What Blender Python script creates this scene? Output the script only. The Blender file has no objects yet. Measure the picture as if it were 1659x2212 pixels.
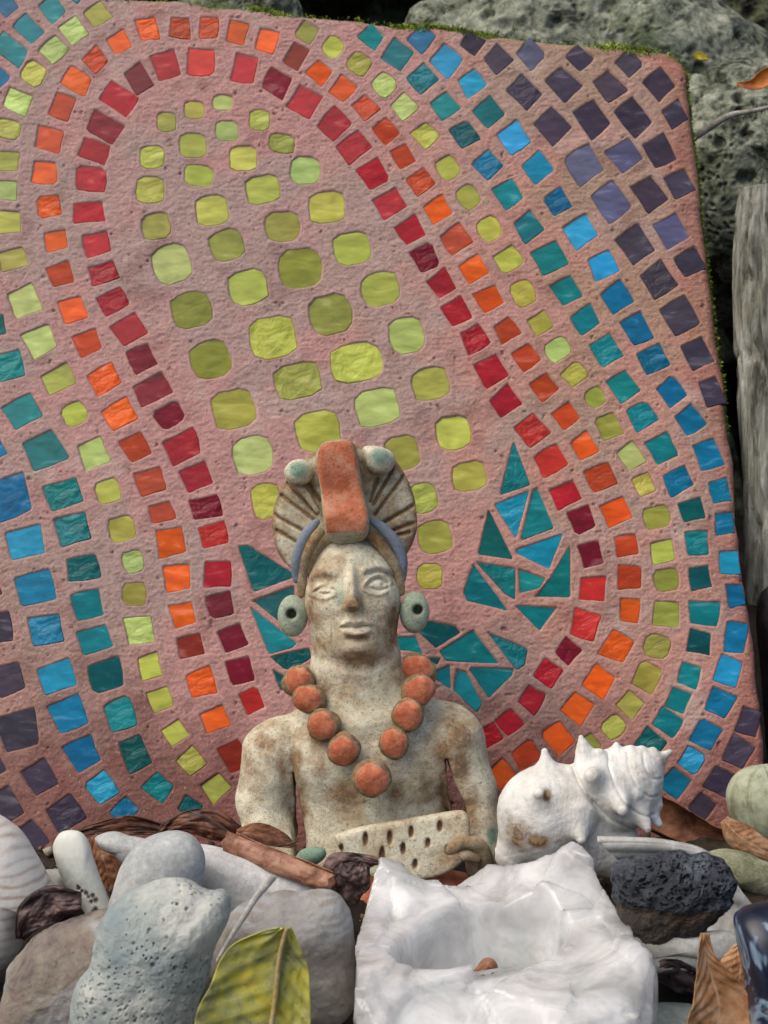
import bpy, math, random
import numpy as np
from mathutils import Vector, Matrix

# ---------------------------------------------------------------- camera, world, light
SC = bpy.context.scene
COL = SC.collection
rng = np.random.default_rng(7)
random.seed(7)
PITCH = math.radians(12.0)
CAMH = 0.355
CAM = np.array([0.0, 0.0, CAMH])
FWD = np.array([0.0, math.cos(PITCH), -math.sin(PITCH)])
UPV = np.array([0.0, math.sin(PITCH), math.cos(PITCH)])
RGT = np.array([1.0, 0.0, 0.0])
K = 2 * math.tan(math.radians(17.5)) / 2212.0      # tangent per unit of the drawing sheet (1659 x 2212)

cam_data = bpy.data.cameras.new('camera')
cam = bpy.data.objects.new('camera', cam_data)
COL.objects.link(cam)
cam.location = (0, 0, CAMH)
cam.rotation_euler = (math.radians(90.0) - PITCH, 0, 0)
cam_data.sensor_fit = 'VERTICAL'
cam_data.sensor_height = 24.0
cam_data.angle = math.radians(35.0)
cam_data.clip_start = 0.01
cam_data.clip_end = 50.0
cam_data.dof.use_dof = True
cam_data.dof.focus_distance = 0.745
cam_data.dof.aperture_fstop = 16.0
SC.camera = cam

SUN_EL, SUN_AZ = math.radians(57), math.radians(248)
world = bpy.data.worlds.new('World')
SC.world = world
world.use_nodes = True
wn = world.node_tree.nodes
wl = world.node_tree.links
bg = wn.get('Background') or wn.new('ShaderNodeBackground')
sky = wn.new('ShaderNodeTexSky')
sky.sky_type = 'NISHITA'
sky.sun_disc = False
sky.sun_elevation = SUN_EL
sky.sun_rotation = SUN_AZ
sky.air_density = 1.0
sky.dust_density = 4.0
sky.ozone_density = 1.0
wl.new(sky.outputs[0], bg.inputs[0])
bg.inputs[1].default_value = 0.085
sun_data = bpy.data.lights.new('sun', 'SUN')
sun = bpy.data.objects.new('sun', sun_data)
COL.objects.link(sun)
sun_data.energy = 1.6
sun_data.angle = math.radians(64)
sun_data.color = (1.0, 0.90, 0.76)
# light travels from upper left, from a little behind the camera
sdir = Vector((0.50, 0.20, -0.84)).normalized()
sun.rotation_euler = sdir.to_track_quat('-Z', 'Y').to_euler()
SC.view_settings.view_transform = 'Standard'
SC.view_settings.look = 'None'
SC.view_settings.gamma = 1.0
SC.view_settings.use_curve_mapping = False
SC.view_settings.exposure = 0.68

# ---------------------------------------------------------------- numeric noise
_T = rng.random((32, 32, 32)).astype(np.float32)
_W = rng.random((32, 32, 32, 3)).astype(np.float32)

def vnoise(p):
    p = np.asarray(p, dtype=np.float32)
    i = np.floor(p).astype(np.int32)
    f = p - i
    f = f * f * (3 - 2 * f)
    i0 = i & 31
    i1 = (i + 1) & 31
    x0, y0, z0 = i0[..., 0], i0[..., 1], i0[..., 2]
    x1, y1, z1 = i1[..., 0], i1[..., 1], i1[..., 2]
    fx, fy, fz = f[..., 0], f[..., 1], f[..., 2]
    a = _T[x0, y0, z0] * (1 - fx) + _T[x1, y0, z0] * fx
    b = _T[x0, y1, z0] * (1 - fx) + _T[x1, y1, z0] * fx
    c = _T[x0, y0, z1] * (1 - fx) + _T[x1, y0, z1] * fx
    d = _T[x0, y1, z1] * (1 - fx) + _T[x1, y1, z1] * fx
    a = a * (1 - fy) + b * fy
    c = c * (1 - fy) + d * fy
    return (a * (1 - fz) + c * fz) * 2 - 1

def fbm(p, octs=4, gain=0.5):
    p = np.asarray(p, dtype=np.float32)
    s, a, t = 0.0, 1.0, 0.0
    for k in range(octs):
        s = s + a * vnoise(p * (2.03 ** k) + 7.3 * k)
        t += a
        a *= gain
    return s / t

def worley(p):
    """distance to the nearest and second feature point, and the cell's random values"""
    p = np.asarray(p, dtype=np.float32)
    i = np.floor(p).astype(np.int32)
    d1 = np.full(p.shape[:-1], 9.0, np.float32)
    d2 = d1.copy()
    cid = np.zeros(p.shape[:-1] + (3,), np.float32)
    fpt = np.zeros(p.shape, np.float32)
    for dx in (-1, 0, 1):
        for dy in (-1, 0, 1):
            for dz in (-1, 0, 1):
                c = i + np.array([dx, dy, dz])
                w = _W[c[..., 0] & 31, c[..., 1] & 31, c[..., 2] & 31]
                q = c + w
                d = np.sqrt(((q - p) ** 2).sum(-1))
                m = d < d1
                d2 = np.where(m, d1, np.minimum(d2, d))
                d1 = np.where(m, d, d1)
                cid[m] = _W[(c[..., 0] + 11) & 31, (c[..., 1] + 5) & 31, c[..., 2] & 31][m]
                fpt[m] = q[m]
    return d1, d2, cid, fpt

def sstep(a, b, x):
    t = np.clip((x - a) / (b - a), 0, 1)
    return t * t * (3 - 2 * t)

# ---------------------------------------------------------------- placing things
def P(u, v, d):
    """point seen at sheet position (u, v) at distance d along the view"""
    return CAM + d * (FWD + RGT * (u - 829.5) * K - UPV * (v - 1106) * K)

class Frame:
    """upright working frame facing the viewer: x = u, z = -v in sheet units, y = depth in the same units"""
    def __init__(s, d, ref=0.0, y0=0.0):
        s.d, s.s, s.ref = d, d * K, ref
    def w(s, u, y, v):
        u = np.asarray(u, float); y = np.asarray(y, float); v = np.asarray(v, float)
        dd = s.d + (y - s.ref) * s.s
        return (CAM + dd[..., None] * FWD + ((u - 829.5) * s.s)[..., None] * RGT
                - ((v - 1106) * s.s)[..., None] * UPV)

def meta(o, label=None, cat=None, group=None, kind=None):
    if label: o['label'] = label
    if cat: o['category'] = cat
    if group: o['group'] = group
    if kind: o['kind'] = kind
    return o

def empty(name, loc, label=None, cat=None, group=None):
    o = bpy.data.objects.new(name, None)
    COL.objects.link(o)
    o.location = [float(c) for c in loc]
    o.empty_display_size = 0.01
    return meta(o, label, cat, group)

def mk(name, verts, faces, mat, parent=None, smooth=True, origin=None, attrs=None, cols=None):
    verts = np.asarray(verts, dtype=np.float64).reshape(-1, 3)
    if origin is None:
        origin = np.array([verts[:, 0].mean(), verts[:, 1].mean(), verts[:, 2].min()])
    origin = np.asarray(origin, float)
    me = bpy.data.meshes.new(name)
    loc = (verts - origin).astype(np.float32)
    if isinstance(faces, np.ndarray):
        nf, k = faces.shape
        me.vertices.add(len(loc))
        me.vertices.foreach_set('co', loc.ravel())
        me.loops.add(nf * k)
        me.loops.foreach_set('vertex_index', faces.astype(np.int32).ravel())
        me.polygons.add(nf)
        me.polygons.foreach_set('loop_start', np.arange(0, nf * k, k, dtype=np.int32))
        me.polygons.foreach_set('loop_total', np.full(nf, k, dtype=np.int32))
        me.update(calc_edges=True)
    else:
        me.from_pydata([tuple(map(float, c)) for c in loc], [], [tuple(map(int, f)) for f in faces])
    if smooth:
        me.polygons.foreach_set('use_smooth', np.ones(len(me.polygons), dtype=bool))
    for k_, a in (attrs or {}).items():
        at = me.attributes.new(k_, 'FLOAT', 'POINT')
        at.data.foreach_set('value', np.asarray(a, np.float32).ravel())
    if cols is not None:
        ca = me.color_attributes.new('col', 'FLOAT_COLOR', 'POINT')
        c4 = np.ones((len(loc), 4), np.float32)
        c4[:, :3] = cols
        ca.data.foreach_set('color', c4.ravel())
    me.update()
    if mat is not None:
        me.materials.append(mat)
    o = bpy.data.objects.new(name, me)
    COL.objects.link(o)
    if parent is not None:
        o.parent = parent
        pl = np.array(parent_world(parent))
        o.location = [float(c) for c in (origin - pl)]
    else:
        o.location = [float(c) for c in origin]
    o['_w'] = [float(c) for c in origin]
    return o

def parent_world(o):
    v = Vector((0, 0, 0))
    while o is not None:
        v = v + Vector(o.location)
        o = o.parent
    return v

def grid_faces(nu, nv, wrap_u=False):
    i = np.arange(nu if wrap_u else nu - 1)
    j = np.arange(nv - 1)
    I, J = np.meshgrid(i, j, indexing='ij')
    I2 = (I + 1) % nu
    f = np.stack([I * nv + J, I2 * nv + J, I2 * nv + J + 1, I * nv + J + 1], -1)
    return f.reshape(-1, 4)

def catmull(pts, n, closed=True):
    pts = np.asarray(pts, float)
    m = len(pts)
    t = np.linspace(0, m if closed else m - 1, n, endpoint=not closed)
    i = np.floor(t).astype(int)
    f = (t - i)[:, None]
    if closed:
        g = lambda k: pts[(i + k) % m]
    else:
        g = lambda k: pts[np.clip(i + k, 0, m - 1)]
    p0, p1, p2, p3 = g(-1), g(0), g(1), g(2)
    return 0.5 * (2 * p1 + (p2 - p0) * f + (2 * p0 - 5 * p1 + 4 * p2 - p3) * f ** 2 + (3 * p1 - p0 - 3 * p2 + p3) * f ** 3)

# ---------------------------------------------------------------- signed distance tools
def smin(a, b, k):
    h = np.clip(0.5 + 0.5 * (b - a) / k, 0, 1)
    return b * (1 - h) + a * h - k * h * (1 - h)

def smax(a, b, k):
    return -smin(-a, -b, k)

def ell(X, Y, Z, c, r):
    qx, qy, qz = (X - c[0]) / r[0], (Y - c[1]) / r[1], (Z - c[2]) / r[2]
    k0 = np.sqrt(qx * qx + qy * qy + qz * qz)
    k1 = np.sqrt((qx / r[0]) ** 2 + (qy / r[1]) ** 2 + (qz / r[2]) ** 2) + 1e-9
    return k0 * (k0 - 1) / k1

def cone(X, Y, Z, a, b, ra, rb, sy=1.0):
    """capsule from a to b with changing radius; sy squashes the depth"""
    a = np.array(a, float); b = np.array(b, float)
    dx, dy, dz = X - a[0], (Y - a[1]) / sy, Z - a[2]
    ab = b - a
    ab[1] /= sy
    t = np.clip((dx * ab[0] + dy * ab[1] + dz * ab[2]) / (ab @ ab), 0, 1)
    return (np.sqrt((dx - t * ab[0]) ** 2 + (dy - t * ab[1]) ** 2 + (dz - t * ab[2]) ** 2) - (ra + (rb - ra) * t)) * min(1.0, sy + 0.15)

def polysdf(x, y, pts):
    pts = np.asarray(pts, float)
    n = len(pts)
    d = np.full(x.shape, 1e18)
    inside = np.zeros(x.shape, bool)
    for i in range(n):
        a, b = pts[i], pts[(i + 1) % n]
        ex, ey = b - a
        wx, wy = x - a[0], y - a[1]
        t = np.clip((wx * ex + wy * ey) / (ex * ex + ey * ey + 1e-12), 0, 1)
        d = np.minimum(d, (wx - ex * t) ** 2 + (wy - ey * t) ** 2)
        c = ((a[1] > y) != (b[1] > y))
        if abs(ey) > 1e-12:
            inside ^= c & (x < ex * (y - a[1]) / ey + a[0])
    return np.sqrt(d) * np.where(inside, -1.0, 1.0)

def segd(x, y, pts):
    """distance to an open polyline"""
    d = np.full(np.shape(x), 1e9)
    for a, b in zip(pts[:-1], pts[1:]):
        ex, ey = b[0] - a[0], b[1] - a[1]
        wx, wy = x - a[0], y - a[1]
        t = np.clip((wx * ex + wy * ey) / (ex * ex + ey * ey + 1e-9), 0, 1)
        d = np.minimum(d, np.hypot(wx - ex * t, wy - ey * t))
    return d

def nets(F, xs, ys, zs):
    """surface nets: grid of signed distances -> vertices, quads"""
    F = F.astype(np.float32)
    S = F < 0
    nx, ny, nz = F.shape
    cnt = np.zeros((nx - 1, ny - 1, nz - 1), np.int8)
    for a in (0, 1):
        for b in (0, 1):
            for c in (0, 1):
                cnt += S[a:nx - 1 + a, b:ny - 1 + b, c:nz - 1 + c]
    act = (cnt > 0) & (cnt < 8)
    ci = np.argwhere(act)
    idx = np.full(act.shape, -1, np.int32)
    idx[act] = np.arange(len(ci))
    acc = np.zeros((len(ci), 3), np.float32)
    num = np.zeros(len(ci), np.float32)
    corners = [(a, b, c) for a in (0, 1) for b in (0, 1) for c in (0, 1)]
    for p in corners:
        for ax in range(3):
            if p[ax] == 0:
                q = list(p); q[ax] = 1
                f0 = F[ci[:, 0] + p[0], ci[:, 1] + p[1], ci[:, 2] + p[2]]
                f1 = F[ci[:, 0] + q[0], ci[:, 1] + q[1], ci[:, 2] + q[2]]
                m = (f0 < 0) != (f1 < 0)
                t = np.where(m, f0 / np.where(m, f0 - f1, 1), 0)
                pos = np.array(p, np.float32)[None, :].repeat(len(ci), 0)
                pos[:, ax] += t
                acc[m] += pos[m]
                num[m] += 1
    v = ci + acc / num[:, None]
    V = np.stack([np.interp(v[:, 0], np.arange(nx), xs), np.interp(v[:, 1], np.arange(ny), ys), np.interp(v[:, 2], np.arange(nz), zs)], -1)
    faces = []
    for ax in range(3):
        sl0 = [slice(None)] * 3; sl1 = [slice(None)] * 3
        sl0[ax] = slice(0, -1); sl1[ax] = slice(1, None)
        ch = S[tuple(sl0)] != S[tuple(sl1)]
        e = np.argwhere(ch)
        b_, c_ = [k for k in range(3) if k != ax]
        lim = act.shape
        ok = (e[:, b_] > 0) & (e[:, c_] > 0) & (e[:, b_] < lim[b_]) & (e[:, c_] < lim[c_])
        e = e[ok]
        def cell(db, dc):
            q = e.copy(); q[:, b_] -= db; q[:, c_] -= dc
            return idx[q[:, 0], q[:, 1], q[:, 2]]
        quad = np.stack([cell(1, 1), cell(0, 1), cell(0, 0), cell(1, 0)], -1)
        inside = S[e[:, 0], e[:, 1], e[:, 2]]
        flip = inside if ax != 1 else ~inside
        quad = np.where(flip[:, None], quad, quad[:, ::-1])
        faces.append(quad)
    return V, np.concatenate(faces, 0)

class Vol:
    """a box of sheet space sampled for a signed distance field; u right, y depth, v down (given as v)"""
    def __init__(s, u0, u1, y0, y1, v0, v1, h):
        s.xs = np.arange(u0, u1 + h, h).astype(np.float32)
        s.ys = np.arange(y0, y1 + h, h).astype(np.float32)
        s.zs = np.arange(-v1, -v0 + h, h).astype(np.float32)
        s.F = np.full((len(s.xs), len(s.ys), len(s.zs)), 60.0, np.float32)
    def win(s, lo, hi):
        a = [max(0, int(np.searchsorted(g, l)) - 1) for g, l in zip((s.xs, s.ys, s.zs), lo)]
        b = [min(len(g), int(np.searchsorted(g, h)) + 1) for g, h in zip((s.xs, s.ys, s.zs), hi)]
        sl = tuple(slice(i, max(j, i + 1)) for i, j in zip(a, b))
        X, Y, Z = np.meshgrid(s.xs[sl[0]], s.ys[sl[1]], s.zs[sl[2]], indexing='ij', sparse=True)
        return sl, X, Y, -Z           # Z is handed out as v (down)
    def all(s):
        return s.win((-1e9,) * 3, (1e9,) * 3)
    def ell(s, c, r, k=10.0, sub=False):
        m = k + 25
        sl, X, Y, V = s.win((c[0] - r[0] - m, c[1] - r[1] - m, -c[2] - r[2] - m), (c[0] + r[0] + m, c[1] + r[1] + m, -c[2] + r[2] + m))
        d = ell(X, Y, V, c, r)
        s.F[sl] = smax(s.F[sl], -d, k) if sub else smin(s.F[sl], d, k)
    def cone(s, a, b, ra, rb, k=10.0, sy=1.0, sub=False):
        m = max(ra, rb) + k + 25
        lo = (min(a[0], b[0]) - m, min(a[1], b[1]) - m, min(-a[2], -b[2]) - m)
        hi = (max(a[0], b[0]) + m, max(a[1], b[1]) + m, max(-a[2], -b[2]) + m)
        sl, X, Y, V = s.win(lo, hi)
        d = cone(X, Y, V, a, b, ra, rb, sy)
        s.F[sl] = smax(s.F[sl], -d, k) if sub else smin(s.F[sl], d, k)
    def mesh(s):
        V, f = nets(s.F, s.xs, s.ys, s.zs)
        return V[:, 0], V[:, 1], -V[:, 2], f

def fix_normals(o):
    import bmesh
    bm = bmesh.new(); bm.from_mesh(o.data)
    bmesh.ops.recalc_face_normals(bm, faces=bm.faces)
    bm.to_mesh(o.data); bm.free()
    return o

def blob(name, outline, d, ty, mat, parent=None, amp=2.0, fs=0.02, flat=1.0, nth=160, nph=90, y=0.0, disp=None, attrs=None, seed=0.0, center=None, lean=(0, 0)):
    """closed rounded body whose silhouette follows an outline; ty is its half thickness"""
    c = catmull(outline, 400)
    ce = c.mean(0) if center is None else np.array(center, float)
    th = np.arctan2(c[:, 1] - ce[1], c[:, 0] - ce[0])
    r = np.hypot(c[:, 0] - ce[0], c[:, 1] - ce[1])
    o = np.argsort(th)
    T = np.linspace(-math.pi, math.pi, nth, endpoint=False)
    R = np.interp(T, th[o], r[o], period=2 * math.pi)
    ph = np.linspace(0.0, math.pi, nph)
    s_, c_ = np.sin(ph) ** flat, np.cos(ph)
    c_ = np.sign(c_) * np.abs(c_) ** flat
    U = ce[0] + np.outer(R * np.cos(T), s_)
    V = ce[1] + np.outer(R * np.sin(T), s_)
    Y = y - ty * np.outer(np.ones(nth), c_) + lean[0] * (U - ce[0]) + lean[1] * (V - ce[1])
    p = np.stack([U, Y, V], -1)
    nrm = np.stack([(U - ce[0]) / R.mean() ** 2, (Y - y) / ty ** 2, (V - ce[1]) / R.mean() ** 2], -1)
    nrm /= np.linalg.norm(nrm, axis=-1, keepdims=True) + 1e-9
    dd = amp * fbm(p * fs + seed, 5) 
    if disp is not None:
        dd = dd + disp(p)
    p = p + nrm * dd[..., None]
    f = Frame(d)
    W = f.w(p[..., 0], p[..., 1], p[..., 2]).reshape(-1, 3)
    fa = grid_faces(nth, nph, True)
    at = {k_: fn(p).ravel() for k_, fn in (attrs or {}).items()}
    return mk(name, W, fa, mat, parent, attrs=at)

def tube(name, path, radii, mat, parent=None, nth=24, n=80, disp=None, flat=1.0, cap=True, frame=None, arc=None, attrs=None):
    """swept round body through points (u, y, v) of a frame (or world points when frame is None)"""
    path = catmull(path, n, closed=False)
    rad = catmull(np.array(radii, float)[:, None], n, closed=False)[:, 0] if np.ndim(radii) else np.full(n, radii)
    tg = np.gradient(path, axis=0)
    tg /= np.linalg.norm(tg, axis=1, keepdims=True)
    ref = np.array([0, 1.0, 0]) if frame is not None else np.array([0, 0, 1.0])
    if abs(tg[n // 2] @ ref) > 0.9: ref = np.array([1.0, 0, 0])
    s1 = np.cross(tg, ref); s1 /= np.linalg.norm(s1, axis=1, keepdims=True)
    s2 = np.cross(tg, s1)
    T = np.linspace(0, 2 * math.pi, nth, endpoint=False)
    if cap:
        tt = np.linspace(0, 1, n)
        e = np.minimum(tt, 1 - tt) * n
        rad = rad * np.sqrt(np.clip(1 - (1 - np.clip(e / 3.0, 0, 1)) ** 2, 0.0004, 1))
    q = path[None] + rad[None, :, None] * (np.cos(T)[:, None, None] * s1[None] + flat * np.sin(T)[:, None, None] * s2[None])
    if disp is not None:
        nn = q - path[None]
        nn /= np.linalg.norm(nn, axis=-1, keepdims=True) + 1e-9
        q = q + nn * disp(q, T[:, None] + 0 * q[..., 0], np.linspace(0, 1, n)[None, :] + 0 * q[..., 0])[..., None]
    W = frame.w(q[..., 0], q[..., 1], q[..., 2]) if frame is not None else q
    at = {k_: fn(q).ravel() for k_, fn in (attrs or {}).items()}
    return mk(name, W.reshape(-1, 3), grid_faces(nth, n, True), mat, parent, attrs=at)

def sheet(name, Pts, mat, parent=None, thick=0.0003, attrs=None):
    """open curved sheet (nu, nv, 3) in world space given real thickness"""
    nu, nv, _ = Pts.shape
    o = mk(name, Pts.reshape(-1, 3), grid_faces(nu, nv), mat, parent, attrs=attrs)
    m = o.modifiers.new('thickness', 'SOLIDIFY')
    m.thickness = thick
    m.offset = 0
    return o

# ---------------------------------------------------------------- materials
def lin(r, g, b):
    f = lambda c: ((c / 255 + 0.055) / 1.055) ** 2.4 if c > 10 else c / 255 / 12.92
    return (f(r), f(g), f(b), 1.0)

class M:
    def __init__(s, name):
        s.m = bpy.data.materials.new(name)
        s.m.use_nodes = True
        s.n = s.m.node_tree.nodes
        s.l = s.m.node_tree.links
        s.b = s.n['Principled BSDF']
        s.tc = s.n.new('ShaderNodeTexCoord')
    def set(s, **kw):
        for k_, v in kw.items():
            key = k_.replace('_', ' ')
            if hasattr(v, 'is_linked'): s.l.new(v, s.b.inputs[key])
            else: s.b.inputs[key].default_value = v
        return s
    def co(s, scale=(1, 1, 1), rot=(0, 0, 0)):
        mp = s.n.new('ShaderNodeMapping')
        s.l.new(s.tc.outputs['Object'], mp.inputs[0])
        mp.inputs['Scale'].default_value = scale
        mp.inputs['Rotation'].default_value = rot
        return mp.outputs[0]
    def noise(s, sc, det=6, rough=0.6, vec=None, dist=0.0, seed=0.0):
        t = s.n.new('ShaderNodeTexNoise')
        t.noise_dimensions = '4D'
        t.inputs['W'].default_value = seed
        t.inputs['Scale'].default_value = sc
        t.inputs['Detail'].default_value = det
        t.inputs['Roughness'].default_value = rough
        t.inputs['Distortion'].default_value = dist
        s.l.new(vec or s.tc.outputs['Object'], t.inputs['Vector'])
        return t.outputs[0]
    def voro(s, sc, vec=None, feature='F1', rnd=1.0):
        t = s.n.new('ShaderNodeTexVoronoi')
        t.feature = feature
        t.inputs['Scale'].default_value = sc
        t.inputs['Randomness'].default_value = rnd
        s.l.new(vec or s.tc.outputs['Object'], t.inputs['Vector'])
        return t.outputs['Distance']
    def wave(s, sc, dist=2.0, vec=None, dsc=1.0):
        t = s.n.new('ShaderNodeTexWave')
        t.inputs['Scale'].default_value = sc
        t.inputs['Distortion'].default_value = dist
        t.inputs['Detail'].default_value = 3
        t.inputs['Detail Scale'].default_value = dsc
        s.l.new(vec or s.tc.outputs['Object'], t.inputs['Vector'])
        return t.outputs['Fac']
    def ramp(s, fac, stops):
        r = s.n.new('ShaderNodeValToRGB')
        e = r.color_ramp.elements
        while len(e) < len(stops): e.new(0.5)
        for q, (p, c) in zip(e, stops):
            q.position = min(1.0, max(0.0, 0.5 + (p - 0.5) * 0.62))
            q.color = c if len(c) == 4 else (*c, 1)
        s.l.new(fac, r.inputs[0])
        return r.outputs[0]
    def mix(s, fac, a, b, mode='MIX'):
        x = s.n.new('ShaderNodeMix')
        x.data_type = 'RGBA'; x.blend_type = mode
        ins = [i for i in x.inputs if i.enabled]
        fi = x.inputs[0]
        for sock, val in ((fi, fac), (x.inputs[6], a), (x.inputs[7], b)):
            if hasattr(val, 'is_linked'): s.l.new(val, sock)
            else: sock.default_value = val if not isinstance(val, tuple) or len(val) == 4 else (*val, 1)
        return x.outputs[2]
    def math(s, op, a, b=0.0, clamp=False):
        x = s.n.new('ShaderNodeMath'); x.operation = op; x.use_clamp = clamp
        for sock, val in ((x.inputs[0], a), (x.inputs[1], b)):
            if hasattr(val, 'is_linked'): s.l.new(val, sock)
            else: sock.default_value = val
        return x.outputs[0]
    def rng(s, v, a, b, c=0.0, d=1.0):
        x = s.n.new('ShaderNodeMapRange')
        s.l.new(v, x.inputs[0])
        for i, q in enumerate((a, b, c, d)): x.inputs[1 + i].default_value = q
        return x.outputs[0]
    def attr(s, name):
        t = s.n.new('ShaderNodeAttribute'); t.attribute_name = name
        return t
    def bump(s, h, dist=0.0005, strength=1.0, prev=None):
        t = s.n.new('ShaderNodeBump')
        t.inputs['Distance'].default_value = dist
        t.inputs['Strength'].default_value = strength
        s.l.new(h, t.inputs['Height'])
        if prev: s.l.new(prev, t.inputs['Normal'])
        s.l.new(t.outputs[0], s.b.inputs['Normal'])
        return t.outputs[0]

def stone_mat(name, c1, c2, c3, sc=60, rough=0.85, bump=0.0006, speck=None, speck_sc=900, speck_t=0.32, spec=0.25):
    m = M(name)
    a = m.noise(sc, 8, 0.65, dist=0.6)
    col = m.ramp(a, [(0.3, c1), (0.5, c2), (0.72, c3)])
    f = m.noise(sc * 9, 5, 0.7, seed=3)
    col = m.mix(m.rng(f, 0.38, 0.62, 0.0, 0.6), col, tuple(0.55 * x for x in c2[:3]))
    if speck:
        v = m.voro(speck_sc)
        n2 = m.noise(sc * 1.3, 3, 0.5, seed=9)
        msk = m.math('MULTIPLY', m.rng(v, speck_t, speck_t * 0.6), m.rng(n2, 0.42, 0.62))
        col = m.mix(msk, col, speck)
    m.set(Base_Color=col, Roughness=rough)
    m.b.inputs['Specular IOR Level'].default_value = spec
    m.bump(m.math('ADD', m.noise(sc * 5, 8, 0.7, seed=5), m.math('MULTIPLY', a, 0.5)), bump, 0.8)
    return m.m
# ---------------------------------------------------------------- mosaic slab
# the slab's plane: leans back, its right side a little farther away
_lean, _yaw = math.radians(15.0), math.radians(4.0)
S0 = P(830, 1800, 0.845)
SN = np.array([math.sin(_yaw) * 1.0, 0, 0]) * RGT - FWD * math.cos(_lean) + UPV * math.sin(_lean)
SN[0] = -math.sin(_yaw)
SN = SN / np.linalg.norm(SN)                      # outward, towards the viewer and up
SU = UPV - SN * (UPV @ SN); SU /= np.linalg.norm(SU)
SR = np.cross(SU, SN)
SR = SR if SR[0] > 0 else -SR

def slab2(u, v):
    """sheet point -> flat coordinates on the slab's face"""
    u = np.asarray(u, float); v = np.asarray(v, float)
    ray = FWD + RGT * ((u - 829.5) * K)[..., None] - UPV * ((v - 1106) * K)[..., None]
    t = ((S0 - CAM) @ SN) / (ray @ SN)
    p = CAM + ray * t[..., None] - S0
    return np.stack([p @ SR, p @ SU], -1)

def slab3(q, z):
    q = np.asarray(q, float); z = np.asarray(z, float)
    return S0 + q[..., 0:1] * SR + q[..., 1:2] * SU + z[..., None] * SN

PAL = {
 'R': (0.40, 0.012, 0.026), 'r': (0.56, 0.035, 0.028), 'd': (0.20, 0.008, 0.024),
 'O': (0.80, 0.115, 0.012), 'o': (0.50, 0.06, 0.016), 'k': (0.22, 0.022, 0.010),
 'Y': (0.47, 0.48, 0.085), 'G': (0.44, 0.54, 0.17), 'g': (0.36, 0.37, 0.07), 'e': (0.27, 0.29, 0.045),
 'T': (0.006, 0.215, 0.24), 't': (0.004, 0.105, 0.115), 'B': (0.006, 0.165, 0.33), 'b': (0.02, 0.32, 0.58),
 'c': (0.008, 0.27, 0.37),
 'P': (0.060, 0.048, 0.078), 'p': (0.13, 0.125, 0.24)}

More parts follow.
